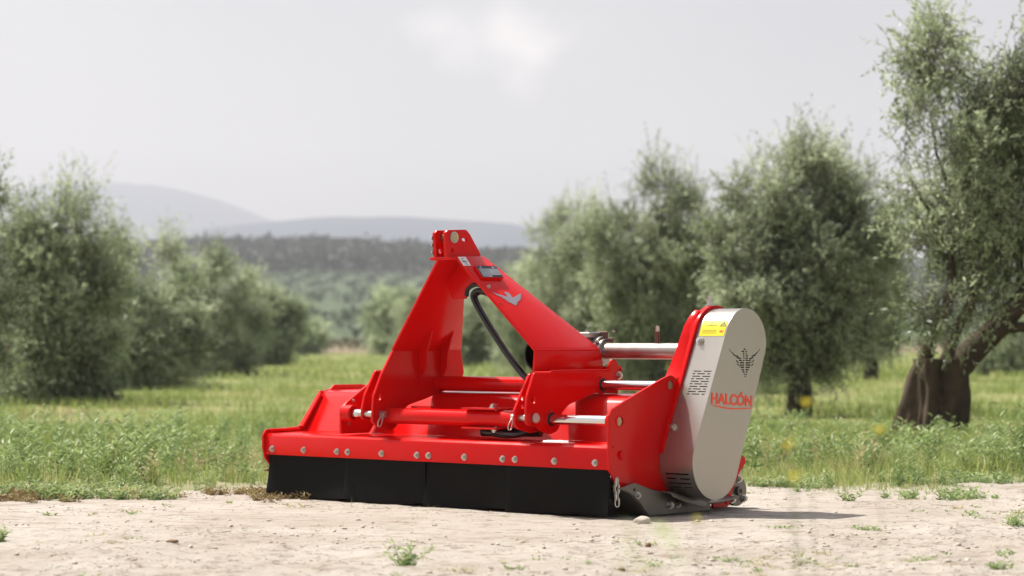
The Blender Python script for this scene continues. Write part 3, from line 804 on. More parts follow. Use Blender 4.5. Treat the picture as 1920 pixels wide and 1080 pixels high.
for k, (a, b, z) in enumerate(FAL):
    h = 0.0023; s = 0.0
    if k >= 30: s = -0.005 if a < 0.6 else 0.005
    if k in (7, 11, 15): s = -0.002
    if k in (8, 12, 16): s = 0.002
    holes.append([(a, z - s - h), (b, z + s - h), (b, z + s + h), (a, z - s + h)])
guard = link('belt_guard', to_frame(cdt_mesh(gout, holes, 0.003), W(-0.150, 0, 0), (0, 1, 0), (0, 0, 1)), GUARD, mower, 28)
# wrap-around strip with its slots
LT = (gc[0] - bc[0], gc[1] - bc[1]); LLEN = math.hypot(*LT); ld = (LT[0] / LLEN, LT[1] / LLEN)
A_TOP = math.pi * gr; A_BOT = math.pi * brad
def strip_pos(s, dr=0.0):
    """s runs from the lower rear tangent up the back, over the top, down the front and under the rotor end"""
    nrm = (ld[1], -ld[0])
    if s < LLEN:
        k = s / LLEN; r = brad + (gr - brad) * k + dr
        return (bc[0] + LT[0] * k + nrm[0] * r, bc[1] + LT[1] * k + nrm[1] * r)
    s -= LLEN
    if s < A_TOP:
        a = R(-23) + s / gr; return (gc[0] + (gr + dr) * math.cos(a), gc[1] + (gr + dr) * math.sin(a))
    s -= A_TOP
    if s < LLEN:
        k = 1 - s / LLEN; r = brad + (gr - brad) * k + dr
        return (bc[0] + LT[0] * k - nrm[0] * r, bc[1] + LT[1] * k - nrm[1] * r)
    s -= LLEN
    a = R(157) + s / brad; return (bc[0] + (brad + dr) * math.cos(a), bc[1] + (brad + dr) * math.sin(a))
def bend(me, dr):
    """cut a flat strip (x = s, y = width) finely and wrap it round the guard"""
    bm = bmesh.new(); bm.from_mesh(me); bpy.data.meshes.remove(me)
    xs = [v.co.x for v in bm.verts]; x0, x1 = min(xs), max(xs)
    n = max(2, int((x1 - x0) / 0.012))
    for i in range(1, n):
        x = x0 + (x1 - x0) * i / n
        bmesh.ops.bisect_plane(bm, geom=bm.verts[:] + bm.edges[:] + bm.faces[:], plane_co=(x, 0, 0), plane_no=(1, 0, 0))
    for v in bm.verts:
        p = strip_pos(max(0.0, v.co.x), dr + v.co.z); v.co = W(-v.co.y, p[0], p[1])
    return bm
S_FRONT = LLEN + A_TOP                                    # s where the front flat begins (top), going down
S_BOT = S_FRONT + LLEN
TOTAL = S_BOT + A_BOT
slots = []
def sl(s, w0, w1, h=0.0019): slots.append(rect2(s - h, s + h, w0, w1))
for i in range(10):
    s = S_BOT - 0.300 + i * 0.01005 - 0.0
    if i % 2 == 0: sl(s, 0.053, 0.088); sl(s, 0.098, 0.134)
    else: sl(s, 0.051, 0.063); sl(s, 0.072, 0.107); sl(s, 0.117, 0.131)
for i, (z, segs) in enumerate([(0.148, [(0.022, 0.128)]), (0.131, [(0.022, 0.066), (0.082, 0.128)]), (0.114, [(0.022, 0.128)]), (0.099, [(0.022, 0.074), (0.084, 0.128)]), (0.085, [(0.04, 0.085)])]):
    a = math.asin((z - bc[1]) / brad); s = S_BOT + (R(180) - a - R(157)) * brad
    for w0, w1 in segs: sl(s, w0, w1, 0.0030)
me = cdt_mesh(rect2(0.0, TOTAL - 0.001, 0.0012, 0.1484), slots, 0.003)
bm_link('guard_strip', bend(me, -0.0016), GUARD, guard, 20)
# inner back so that the slots look into the dark hollow of the guard
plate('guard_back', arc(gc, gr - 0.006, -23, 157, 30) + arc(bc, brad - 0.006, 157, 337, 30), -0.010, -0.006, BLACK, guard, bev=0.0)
for s, w in ((S_BOT - 0.420, 0.045), (S_BOT - 0.078, 0.030)):
    p = strip_pos(s); bolt(W(-w, p[0], p[1]), (0, -ld[1], ld[0]), BIGBOLT, guard)
# yellow warning label over the front of the top bend
s0, s1 = S_BOT - 0.506, S_BOT - 0.440
me = flat_mesh(round_poly(rect2(s0, s1, 0.032, 0.1465), 0.003, 2), [], 0.0006, 0.0)
lab = bm_link('warning_label', bend(me, 0.0006), YELLOWP, guard, 40)
def lab_piece(name, pts, m):
    me = flat_mesh([(s1 - y * (s1 - s0), 0.032 + x * 0.1145) for x, y in pts][::-1], [], 0.0004, 0.0)
    bm = bend(me, 0.0012); return bm
bmj = bmesh.new()
def join_in(dst, src):
    t = bpy.data.meshes.new('t'); src.to_mesh(t); src.free(); dst.from_mesh(t); bpy.data.meshes.remove(t)
def stroke(x0, y0, x1, y1, w):
    d = Vector((x1 - x0, y1 - y0)); n = Vector((-d.y, d.x)).normalized() * w / 2
    return [(x0 - n.x, y0 - n.y), (x1 - n.x, y1 - n.y), (x1 + n.x, y1 + n.y), (x0 + n.x, y0 + n.y)]
for p in ([stroke(0.76, 0.60, 0.86, 0.90, 0.035), stroke(0.86, 0.90, 0.96, 0.60, 0.035), stroke(0.75, 0.605, 0.97, 0.605, 0.045), stroke(0.83, 0.68, 0.89, 0.76, 0.02), stroke(0.89, 0.68, 0.87, 0.78, 0.02),
           stroke(0.15, 0.68, 0.50, 0.62, 0.02), stroke(0.50, 0.62, 0.62, 0.68, 0.02), stroke(0.38, 0.74, 0.40, 0.86, 0.03), stroke(0.38, 0.72, 0.42, 0.66, 0.02)]
          + [stroke(0.10, y, 0.66, y, 0.012) for y in (0.34, 0.26, 0.18)]):
    join_in(bmj, lab_piece('p', p, BLACKP))
bm_link('label_print', bmj, BLACKP, lab, 40)
bmj = bmesh.new()
for p in ([(0.76, 0.30), (0.80, 0.22), (0.88, 0.22), (0.90, 0.30), (0.84, 0.36)], stroke(0.91, 0.22, 0.93, 0.36, 0.02)): join_in(bmj, lab_piece('p', p, REDP))
bm_link('label_print', bmj, REDP, lab, 40)
# lettering and swoosh
FX = Vector((0, math.cos(R(-3.6)), math.sin(R(-3.6)))); FY = Vector((0, -FX.z, FX.y))
fc = bpy.data.curves.new('lettering', 'FONT'); fc.body = 'HALC\u00d3N'; fc.size = 0.0535; fc.extrude = 0.0005; fc.offset = 0.0019; fc.space_character = 1.0
fo = bpy.data.objects.new('tmp', fc); COL.objects.link(fo)
me = bpy.data.meshes.new_from_object(fo.evaluated_get(bpy.context.evaluated_depsgraph_get()))
bpy.data.objects.remove(fo); bpy.data.curves.remove(fc)
xs = [v.co.x for v in me.vertices]
sc_x = 0.247 / (max(xs) - min(xs))
me.transform(Matrix.Translation((-min(xs) * sc_x, 0, 0)) @ Matrix.Diagonal((sc_x, 1.0, 1, 1)))
to_frame(me, W(-0.1523, 0.392, 0.4025), FX, FY)
link('lettering', me, REDP, guard, 30)
sw = [(0.0, -0.004), (0.04, -0.0125), (0.13, -0.0175), (0.242, -0.0095), (0.242, -0.006), (0.13, -0.0125), (0.045, -0.0075)]
sw = [tuple(p) for p in [Vector(q) for q in sw]]
swc = catmull([(p[0], p[1], 0) for p in sw], 6, closed=True)
decal('swoosh', [(p.x, p.y) for p in swc], W(-0.1521, 0.392, 0.4025), FX, FY, REDP, guard)
bolt(W(0.004, 0.588, 0.757), (0, 0, 1), BIGBOLT, splate); bm = bmesh.new(); add_cyl(bm, W(0.004, 0.588, 0.752), W(0.004, 0.588, 0.786), 0.0065, n=12); add_cyl(bm, W(0.004, 0.588, 0.780), W(0.004, 0.588, 0.792), 0.0105, n=6)
bm_link('adjusting_bolt', bm, ZINC, splate)

# gearbox, cross tube and shaft guard -----------------------------------------------
GV = 0.500; GU = 0.045                              # centre line of the cross tube
_W, _box = W, add_box
W = lambda u, v, z: _W(u + GU, v, z)
add_box = lambda bm, a, b, *r: _box(bm, a + GU, b + GU, *r)
bm = bmesh.new(); add_box(bm, 0.425, 0.60, GV - 0.075, GV + 0.075, 0.51, 0.640)
gb = bm_link('gearbox', bm, STEEL, mower, bevel=0.018, seg=3)
bm = bmesh.new(); add_box(bm, 0.372, 0.55, GV - 0.06, GV + 0.06, 0.636, 0.660); bm_link('gearbox_lid', bm, STEEL, gb, bevel=0.006)
for u, v in ((0.385, GV - 0.045), (0.385, GV + 0.045), (0.44, GV - 0.05), (0.485, GV - 0.05), (0.54, GV - 0.05)): bolt(W(u, v, 0.660), (0, 0, 1), SMALLBOLT, gb)
for z, du in ((0.63, 0), (0.555, 0)):
    bolt(W(0.398, GV - 0.038, z - 0.005), (1, 0, 0), SMALLBOLT, gb); bolt(W(0.398, GV + 0.038, z - 0.005), (1, 0, 0), SMALLBOLT, gb)
bm = bmesh.new(); add_cyl(bm, W(0.43, GV, 0.588), W(0.398, GV, 0.588), 0.058, 0.055, n=32); add_cyl(bm, W(0.398, GV, 0.588), W(0.383, GV, 0.588), 0.046, n=32)
bm_link('gearbox_flange', bm, STEEL, gb, bevel=0.003)
bm = bmesh.new(); add_cyl(bm, W(0.390, GV, 0.588), W(0.010 - GU, GV, 0.588), 0.0305, n=36); ct = bm_link('shaft_tube', bm, STEEL, mower)
bm = bmesh.new(); add_cyl(bm, W(0.137, GV, 0.615), W(0.137, GV, 0.662), 0.0095, n=16); br_ = bm_link('breather', bm, BROWNST, ct)
bm = bmesh.new(); add_cyl(bm, W(0.137, GV, 0.662), W(0.137, GV, 0.681), 0.0085, n=6); add_cyl(bm, W(0.137, GV, 0.681), W(0.137, GV, 0.684), 0.005, n=12); bm_link('breather_cap', bm, ZINC, br_)
# folded bracket behind the gearbox lid
bm = bmesh.new()
add_box(bm, 0.335, 0.371, GV + 0.0, GV + 0.008, 0.625, 0.662); add_box(bm, 0.308, 0.335, GV + 0.0, GV + 0.008, 0.620, 0.638)
bm_link('lid_bracket', bm, BROWNST, gb, bevel=0.002)
bm = bmesh.new(); add_cyl(bm, W(0.443, GV - 0.08, 0.580), W(0.443, 0.215, 0.578), 0.030, n=24); add_pipe(bm, W(0.443, 0.230, 0.575), W(0.443, 0.165, 0.575), 0.060, 0.054, n=36)
add_cyl(bm, W(0.443, 0.232, 0.575), W(0.443, 0.227, 0.575), 0.060, n=36)
bm_link('shaft_guard', bm, BLACK, mower)
W, add_box = _W, _box
# red mounting bracket behind the shelf
rb = round_poly([(0.428, 0.45), (0.428, 0.535), (0.440, 0.558), (0.466, 0.555), (0.480, 0.533), (0.500, 0.531), (0.505, 0.45)], 0.012)
rbp = plate('gearbox_bracket', rb, 0.352, 0.362, RED, mower, holes=[circle2((0.489, 0.518), 0.005, 10)], bev=0.002)
bolt(W(0.352, 0.480, 0.496), (1, 0, 0), BIGBOLT, rbp)
bm = bmesh.new(); add_box(bm, 0.352, 0.62, 0.470, 0.480, 0.428, 0.53); bm_link('bracing_plate', bm, RED, rbp, bevel=0.002)

# skids ---------------------------------------------------------------------------------
nose = [(0.010, 0.107), (0.050, 0.100), (0.097, 0.079), (0.136, 0.051), (0.165, 0.022), (0.187, 0.004), (0.215, 0.0030), (0.547, 0.0030)]
def skid(u0, s):
    sp = nose[:-1] + [(0.547, 0.003), (0.547, 0.030), (0.540, 0.070), (0.259, 0.086), (0.220, 0.090), (0.104, 0.123), (0.030, 0.108)]
    sk = plate('skid', sp, u0, u0 - 0.008 * s, SKIDM, mower, holes=[circle2((0.104, 0.098), 0.0055, 12)], bev=0.001)
    ribbon('sole', [(W(u0 - 0.004 * s, v, z), W(u0 + 0.12 * s, v, z)) for v, z in [(0.046, 0.101), (0.07, 0.093)] + nose[2:]], SKIDM, sk, th=0.007, bevel=0.0015)
    return sk
sk = skid(-0.022, 1)
ribbon('guard_bar', [(W(-0.029, v, z), W(-0.075, v, z - 0.006)) for v, z in ((0.262, 0.086), (0.34, 0.070), (0.44, 0.050), (0.47, 0.040), (0.56, 0.042), (0.655, 0.052))], SKIDM, sk, th=0.006, bevel=0.0015)
ribbon('guard_bar', [(W(-0.073, v, z), W(-0.075, v, z - h)) for v, z, h in ((0.262, 0.082, 0.012), (0.34, 0.066, 0.022), (0.44, 0.046, 0.026), (0.465, 0.036, 0.012))], SKIDM, sk, th=0.005, bevel=0.001)
for v, z in ((0.305, 0.035), (0.352, 0.035)): bolt(W(-0.030, v, z), (1, 0, 0), BIGBOLT if v < 0.32 else BOLT, sk)
bolt(W(-0.030, 0.122, 0.078), (1, 0, 0), BOLT, sk)
skid(WID + 0.024, -1)
# chain curtain at the side: two hanging strings of links
for v0, u0, n in ((0.030, -0.012, 4), (0.042, 0.004, 3)):
    for k in range(n):
        c = W(u0 + 0.001 * k, v0 + 0.001 * k, 0.128 - 0.0235 * k)
        ax = Vector((1, 0.3, 0)).normalized() if k % 2 else Vector((-0.3, 1, 0)).normalized()
        pts = [c + ax * (0.0075 * math.cos(t)) + Vector((0, 0, 0.0095 if math.sin(t) > 0 else -0.0095)) + Vector((0, 0, 0.0075 * math.sin(t))) for t in [2 * math.pi * i / 20 + 0.01 for i in range(20)]]
        bm = bmesh.new(); add_sweep(bm, pts, 0.0029, 8, closed=True); bm_link('chain_link', bm, ZINC, mower, 60)
# rear roller --------------------------------------------------------------------------
rc = (0.727, 0.066)
bm = bmesh.new(); add_cyl(bm, W(0.02, *rc), W(WID - 0.02, *rc), 0.056, n=40); rol = bm_link('rear_roller', bm, STEEL, mower)
for u, s in ((0.0, 1), (WID, -1)):
    bm = bmesh.new(); add_cyl(bm, W(u, *rc), W(u - 0.020 * s, *rc), 0.0565, n=40)
    dk = bm_link('end_disc', bm, SKIDM, rol, bevel=0.002)
    bm = bmesh.new(); add_cyl(bm, W(u - 0.020 * s, *rc), W(u - 0.034 * s, *rc), 0.017, n=24); bm_link('hub', bm, SKIDM, dk, bevel=0.002)
    bm = bmesh.new(); add_cyl(bm, W(u - 0.0345 * s, *rc), W(u - 0.036 * s, *rc), 0.009, n=16); bm_link('hub_bore', bm, BLACK, dk)
    bolt(W(u - 0.020 * s, rc[0] + 0.006, rc[1] + 0.045), (s, 0, 0), BIGBOLT, rol); bolt(W(u - 0.020 * s, rc[0] - 0.036, rc[1] - 0.030), (s, 0, 0), BIGBOLT, rol); bolt(W(u - 0.020 * s, rc[0] + 0.036, rc[1] - 0.030), (s, 0, 0), BIGBOLT, rol)
    am = round_poly([(0.732, 0.198), (0.757, 0.190), (0.757, 0.168), (0.722, 0.135), (0.700, 0.110), (0.672, 0.060), (0.658, 0.022), (0.645, 0.010), (0.557, 0.012), (0.557, 0.032), (0.632, 0.050), (0.650, 0.090), (0.693, 0.125)], 0.006, 3)
    plate('roller_arm', [(v + 0.006, z) for v, z in am], u - 0.020 * s, u - 0.030 * s, RED, mower, holes=[circle2((0.667, 0.092), 0.005, 10), circle2((0.640, 0.026), 0.005, 10)], bev=0.0015)
    plate('scraper_plate', round_poly([(0.752, 0.155), (0.776, 0.152), (0.784, 0.140), (0.780, 0.07), (0.752, 0.05)], 0.006, 3), u + 0.010 * s, u + 0.002 * s, STEEL, mower, bev=0.001)

# print on the hitch leg -----------------------------------------------------------------
LD = Vector((0.684, 0.730))
def LP(v, d, off=0.0):                                    # point on the outer face of the right leg
    return W(0.42 + d * LD.x - off * LD.y, v, 0.593 + d * LD.y + off * LD.x)
LX, LY = Vector((0, 1, 0)), Vector((-LD.x, 0, LD.y))
OFF = 0.0068
def leg_decal(name, pts, m, parent, off, th=0.0008):
    return decal(name, pts, LP(0, 0, off), LX, LY, m, parent, th)
FALC = [(0.059, 0.288), (0.081, 0.279), (0.114, 0.268), (0.124, 0.264), (0.126, 0.277), (0.1235, 0.287), (0.131, 0.291), (0.139, 0.290), (0.15, 0.284), (0.150, 0.264), (0.156, 0.262), (0.164, 0.266), (0.196, 0.278), (0.215, 0.285), (0.207, 0.272), (0.196, 0.270), (0.206, 0.268), (0.198, 0.262), (0.186, 0.261), (0.196, 0.258), (0.184, 0.250), (0.165, 0.241), (0.137, 0.219), (0.128, 0.227), (0.113, 0.238), (0.104, 0.240), (0.112, 0.245), (0.096, 0.248), (0.108, 0.252), (0.088, 0.258), (0.100, 0.261), (0.076, 0.270)]
leg_decal('falcon_emblem', FALC, GREYP, rleg, OFF)
wl = leg_decal('white_label', [(0.003, 0.469), (0.046, 0.471), (0.043, 0.425), (0.003, 0.424)][::-1], WHITEP, rleg, OFF)
bm = bmesh.new()
def ring_pts(c, r, w, a0, a1, n=20):
    return [(c[0] + (r + w / 2) * math.cos(R(a0 + (a1 - a0) * i / n)), c[1] + (r + w / 2) * math.sin(R(a0 + (a1 - a0) * i / n))) for i in range(n + 1)] + \
           [(c[0] + (r - w / 2) * math.cos(R(a1 + (a0 - a1) * i / n)), c[1] + (r - w / 2) * math.sin(R(a1 + (a0 - a1) * i / n))) for i in range(n + 1)]
for pts in (ring_pts((0.024, 0.449), 0.0125, 0.0022, 60, 330), ring_pts((0.019, 0.447), 0.0035, 0.0022, 0, 350), ring_pts((0.029, 0.447), 0.0035, 0.0022, 10, 360), rect2(0.012, 0.036, 0.4300, 0.4315)):
    me = flat_mesh(pts, [], 0.0004, 0.0); to_frame(me, LP(0, 0, OFF + 0.0007), LX, LY); bm.from_mesh(me); bpy.data.meshes.remove(me)
bm_link('label_print', bm, BLACKP, wl, 40)
base = leg_decal('nameplate_base', round_poly([(0.048, 0.418), (0.170, 0.419), (0.167, 0.357), (0.045, 0.354)][::-1], 0.004, 3), RED, rleg, OFF + 0.004, 0.010)
npl = leg_decal('nameplate', [(0.055, 0.416), (0.167, 0.417), (0.164, 0.359), (0.051, 0.356)][::-1], BLACKP, base, OFF + 0.0098, 0.0010)
bm = bmesh.new()
for pts in ([(0.058, 0.401), (0.107, 0.401), (0.106, 0.359), (0.056, 0.359)], [(0.111, 0.401), (0.163, 0.402), (0.162, 0.370), (0.110, 0.370)], rect2(0.072, 0.079, 0.405, 0.413), rect2(0.136, 0.150, 0.406, 0.412), rect2(0.058, 0.062, 0.411, 0.414), rect2(0.158, 0.162, 0.411, 0.414)):
    me = flat_mesh(pts, [], 0.0004, 0.0); to_frame(me, LP(0, 0, OFF + 0.0106), LX, LY); bm.from_mesh(me); bpy.data.meshes.remove(me)
bm_link('nameplate_print', bm, mat('silver_print', (0.45, 0.47, 0.50), rough=0.35, metal=0.3, var=0.05), npl, 40)
bm = bmesh.new()
for k in range(6): 
    for a, b in ((0.059, 0.104), (0.113, 0.160)):
        if a > 0.1 and k > 3: continue
        me = flat_mesh(rect2(a, b, 0.396 - 0.0066 * k, 0.3972 - 0.0066 * k), [], 0.0003, 0.0); to_frame(me, LP(0, 0, OFF + 0.0111), LX, LY); bm.from_mesh(me); bpy.data.meshes.remove(me)
bm_link('nameplate_print', bm, BLACKP, npl, 40)
bolt(LP(0.060, 0.316, OFF - 0.001), LX.cross(LY), SMALLBOLT, rleg)
decal('drilled_hole', circle2((0, 0), 0.004, 14), LP(0.063, 0.228, OFF - 0.0004), LX, LY, BLACK, rleg)

# ------------------------------------------------------------------ vegetation builders
def unit(v): return v / np.maximum(1e-9, np.linalg.norm(v, axis=-1, keepdims=True))

def leaf_quads(P, D, length, width, rs, fold=0.25):
    """pointed leaves: base point P, direction D; two triangles folded along the midrib"""
    n = len(P)
    up = unit(rs.normal(size=(n, 3)) + np.array([0, 0, 1.5]))
    S = unit(np.cross(D, up)); Nn = np.cross(S, D)
    L_ = (length * rs.uniform(0.7, 1.25, n))[:, None]; Wd = (width * rs.uniform(0.75, 1.25, n))[:, None]
    mid = P + D * L_ * 0.5
    V = np.stack([P, mid + S * Wd * 0.5 + Nn * Wd * fold, P + D * L_, mid - S * Wd * 0.5 + Nn * Wd * fold], 1)
    # keep the upper side up so that front faces mostly look skyward
    i = np.arange(n)[:, None] * 4
    F = np.concatenate([i + np.array([[0, 1, 2]]), i + np.array([[0, 2, 3]])])
    return V.reshape(-1, 3), F

OLIVE_BARK = mat('olive_bark', (0.082, 0.060, 0.043), rough=0.92, var=0.6, vscale=16, bump=1.0, bscale=22, spec=0.2)
TWIG = mat('twig_bark', (0.13, 0.11, 0.08), rough=0.85, var=0.3, vscale=20)
OLIVE_LEAF = leafmat('olive_leaf', (0.046, 0.076, 0.022), (0.560, 0.640, 0.400), (0.560, 0.620, 0.460), 0.28, 0.56)
OLIVE_PALE = leafmat('olive_leaf_pale', (0.085, 0.125, 0.045), (0.600, 0.670, 0.450), (0.610, 0.665, 0.520), 0.30, 0.56)

def crown_arrays(lobes, n_twigs, per, leaf, rs, gap=0.46, seed=0, up=0.55, gapscale=2.2, shoots=0, droop=0.0):
    lb = np.array(lobes, float)
    area = (lb[:, 3] * lb[:, 4] + lb[:, 4] * lb[:, 5] + lb[:, 3] * lb[:, 5])
    # each lobe is a gathering of separate leafy sprays with gaps between them
    per_spray = 30
    ns = max(10, n_twigs // per_spray)
    k = rs.choice(len(lb), size=ns, p=area / area.sum())
    d = unit(rs.normal(size=(ns, 3)))
    r = 0.40 + 0.68 * rs.uniform(0, 1, ns) ** 0.6
    sc_ = lb[k, :3] + d * lb[k, 3:6] * r[:, None]
    g = vnoise3(sc_ * gapscale, seed) * 0.65 + vnoise3(sc_ * gapscale * 2.7, seed + 5) * 0.35
    keep = g > gap * 0.98
    sc_, d, k = sc_[keep], d[keep], k[keep]
    srad = lb[k, 3:6].mean(1) * rs.uniform(0.12, 0.34, len(k))
    stint = rs.uniform(-0.42, 0.42, len(k))
    q = rs.choice(len(sc_), size=n_twigs, p=srad ** 2 / (srad ** 2).sum())
    dd = unit(rs.normal(size=(n_twigs, 3)) + d[q] * 0.55)
    base = sc_[q] + dd * (srad[q] * rs.uniform(0.05, 1.0, n_twigs) ** 0.5)[:, None] * np.array([1, 1, 0.85])
    d = unit(dd * 0.8 + d[q] * 0.5); spray = stint[q]
    base = base + rs.normal(size=base.shape) * 0.04
    n = len(base)
    tdir = unit(d * 0.8 + rs.normal(size=(n, 3)) * 0.75 + np.array([0, 0, up]) * (d[:, 2:3] > -0.1) - np.array([0, 0, 0.6 + droop]) * (d[:, 2:3] < -0.25))
    tl = rs.uniform(0.12, 0.36, n) * leaf[0] / 0.055
    if shoots:
        top = np.argsort(-(base[:, 2] + rs.normal(size=n) * 0.25))[:shoots * 3]
        pick = rs.choice(top, shoots, replace=False)
        tdir[pick] = unit(np.array([0, 0, 1.0]) + rs.normal(size=(shoots, 3)) * 0.28); tl[pick] = rs.uniform(0.30, 0.62, shoots) * min(1.3, leaf[0] / 0.055)
    cl = vnoise3(base * 1.6, seed + 9)
    t = (np.arange(per) + 0.5) / per
    P = base[:, None, :] + tdir[:, None, :] * (tl[:, None] * t[None, :])[:, :, None] - np.array([0, 0, 1.0]) * (0.10 * (tl[:, None] * t[None, :] ** 2))[:, :, None]
    D = unit(tdir[:, None, :] * 0.75 + unit(rs.normal(size=(n, per, 3))) * 0.8)
    tint = np.clip(0.18 + 0.65 * cl[:, None] + spray[:, None] + rs.normal(size=(n, per)) * 0.18, 0, 1)
    P, D, tint = P.reshape(-1, 3), D.reshape(-1, 3), tint.ravel()
    V, F = leaf_quads(P, D, leaf[0], leaf[1], rs)
    return V, F, np.repeat(tint, 4), base, tdir, tl

def limb(bm, pts, r0, r1, n=9, wob=0.0, rg=None):
    P = catmull(pts, 6)
    if rg:
        P = [p + Vector((rg.uniform(-wob, wob), rg.uniform(-wob, wob), rg.uniform(-wob, wob) * 0.5)) if 0 < i < len(P) - 1 else p for i, p in enumerate(P)]
    add_sweep(bm, P, [r0 + (r1 - r0) * (i / (len(P) - 1)) ** 0.55 for i in range(len(P))], n)

def twig_mesh(base, tdir, tl, r=0.003, every=1):
    b = base[::every]; e = b + tdir[::every] * tl[::every, None]; b = b - tdir[::every] * 0.12
    n = len(b); s = unit(np.cross(tdir[::every], np.array([0.3, 0.2, 0.9]))) * r; q = unit(np.cross(s, tdir[::every])) * r
    V = np.stack([b + s, b - s * .5 + q, b - s * .5 - q, e], 1).reshape(-1, 3)
    i = np.arange(n)[:, None] * 4
    return V, np.concatenate([i + np.array([[0, 1, 3]]), i + np.array([[1, 2, 3]]), i + np.array([[2, 0, 3]])])

def olive_tree(name, loc, label, group, lobes, trunk, n_twigs, per=12, leaf=(0.055, 0.014), seed=1, leafm=None, gap=0.46, trunk_r=0.16, shoots=20, twigs=True, gapscale=2.2, limbs=True, cat='tree', fork=0.45, crown_name='crown'):
    rs = np.random.RandomState(seed); rg = random.Random(seed)
    root = bpy.data.objects.new(name, None); root.empty_display_size = 0.5; COL.objects.link(root)
    root.location = loc
    tag(root, label, cat, group)
    bm = bmesh.new()
    # gnarled trunk: several fused strands
    tp = [Vector(p) for p in trunk]
    for k in range(5 if trunk_r > 0.1 else 1):
        a = k * 2 * math.pi / 5 + rg.random(); o = trunk_r * (0.48 if trunk_r > 0.1 else 0)
        off = Vector((math.cos(a) * o, math.sin(a) * o, 0))
        pts = [p + off * (1.25 if i == 0 else (0.85 + 0.3 * rg.random())) for i, p in enumerate(tp)]
        pts[0].z -= 0.12
        limb(bm, pts, trunk_r * (0.72 if trunk_r > 0.1 else 1), trunk_r * 0.42, 10, trunk_r * 0.10, rg)
    top = tp[-1]
    if limbs:
        for lo in lobes:
            c = top.lerp(Vector(lo[:3]), 0.85); mid = top.lerp(c, 0.5) + Vector((rg.uniform(-.1, .1), rg.uniform(-.1, .1), rg.uniform(0.0, .15)))
            limb(bm, [top - Vector((0, 0, 0.05)), mid, c], trunk_r * fork, trunk_r * 0.07, 8, 0.02, rg)
            for q in range(4):
                dv = Vector((rg.gauss(0, 1), rg.gauss(0, 1), rg.gauss(0.4, 0.8))).normalized()
                e = c + Vector((dv.x * lo[3], dv.y * lo[4], dv.z * lo[5])) * 0.58
                limb(bm, [mid.lerp(c, 0.6), c.lerp(e, 0.5) + Vector((0, 0, 0.05)), e], trunk_r * 0.12, 0.004, 6, 0.015, rg)
    bm_link('trunk', bm, OLIVE_BARK, root, 60)
    V, F, tint, base, tdir, tl = crown_arrays(lobes, n_twigs, per, leaf, rs, gap, seed, shoots=shoots, gapscale=gapscale)
    c = stuff(link(crown_name, arr_mesh('crown', V, [F], tint), leafm or OLIVE_LEAF, root))
    if twigs:
        V, F = twig_mesh(base, tdir, tl); stuff(link('twigs', arr_mesh('twigs', V, [F]), TWIG, root))
    return root

def at(px, py_base, Y):
    x = (px - 960) / F_PX * Y
    return (x, Y, float(gz(x, Y)))
def wx(px, Y): return (px - 960) / F_PX * Y
def wz(py, Y): return 0.625 + (640 - py) / F_PX * Y
def lobes_px(defs, Y, base, dy=1.0):
    """crown lobes from their apparent centre and half sizes at distance Y, made relative to the tree's base; depth like their width"""
    out = []
    for px, py, rx, rz, off in defs:
        s = Y / F_PX
        out.append((wx(px, Y) - base[0], off, wz(py, Y) - base[2], rx * s, max(rx, rz * 0.8) * s * dy, rz * s))
    return out

# ------------------------------------------------------------------ trees
# old olive on the right, partly outside the picture
Y = 17.0
b = at(1742, 0, Y)
ob = olive_tree('olive_tree', b, 'large old olive tree with thick gnarled trunk at the right edge of the picture', 'olive trees of the grove',
    lobes_px([(1850, 150, 120, 130, 0.1), (1770, 330, 105, 110, -0.1), (1905, 330, 150, 150, 0.2), (1735, 500, 72, 115, -0.45), (1785, 555, 72, 80, -0.55), (1880, 480, 100, 85, 0.1), (2060, 380, 170, 170, 0.3), (2080, 180, 140, 150, 0.2), (1740, 590, 46, 55, -0.5), (1720, 240, 50, 55, -0.2), (1845, 40, 60, 60, 0.0)], Y, b),
    [(0, 0, -0.05), (0.02, 0.0, 0.22), (0.03, 0.03, 0.48)], 6800, per=13, leaf=(0.052, 0.0138), seed=11, gap=0.46, trunk_r=0.20, shoots=60, limbs=False, gapscale=2.6)
tr = [c for c in ob.children if c.name.startswith('trunk')][0]
tr.data.clear_geometry()
bm = bmesh.new(); bm.from_mesh(tr.data); rg = random.Random(3)
def rel(px, py, dy=0): return Vector((wx(px, Y) - b[0], dy, wz(py, Y) - b[2]))
def gnarled(bm, path, r0, r1, n=72, seed=3):
    P = catmull(path, 9); rings = []
    for i, p in enumerate(P):
        t = i / (len(P) - 1); rr = r0 + (r1 - r0) * t
        rr *= 1 + 0.55 * math.exp(-t * 9.0)
        ring = []
        for k in range(n):
            a = 2 * math.pi * k / n
            q = np.array([[math.cos(a) * 2.2 + 5, math.sin(a) * 2.2 + 5, t * 1.6]])
            f = 1 + 0.22 * math.sin(4 * a + 3.0 * t + 1) * (1 - 0.4 * t) + 0.10 * math.sin(9 * a - 4 * t + 2 * math.sin(3 * a)) + 0.07 * math.sin(17 * a + 6 * t + 3 * math.sin(2 * a + 5 * t)) + 0.75 * (vnoise3(q, seed)[0] - 0.5) + 0.30 * (vnoise3(q * 3.1, seed + 1)[0] - 0.5)
            ring.append(bm.verts.new(p + Vector((math.cos(a), math.sin(a), 0)) * rr * f))
        rings.append(ring)
    for a, b in zip(rings[:-1], rings[1:]):
        for k in range(n): bm.faces.new((a[k], a[(k + 1) % n], b[(k + 1) % n], b[k]))
    bm.faces.new(rings[-1])
gnarled(bm, [Vector((0.0, 0, -0.15)), Vector((0.0, 0, 0.06)), Vector((0.01, 0, 0.25)), Vector((0.03, 0.02, 0.46)), Vector((0.06, 0.03, 0.60))], 0.190, 0.165)
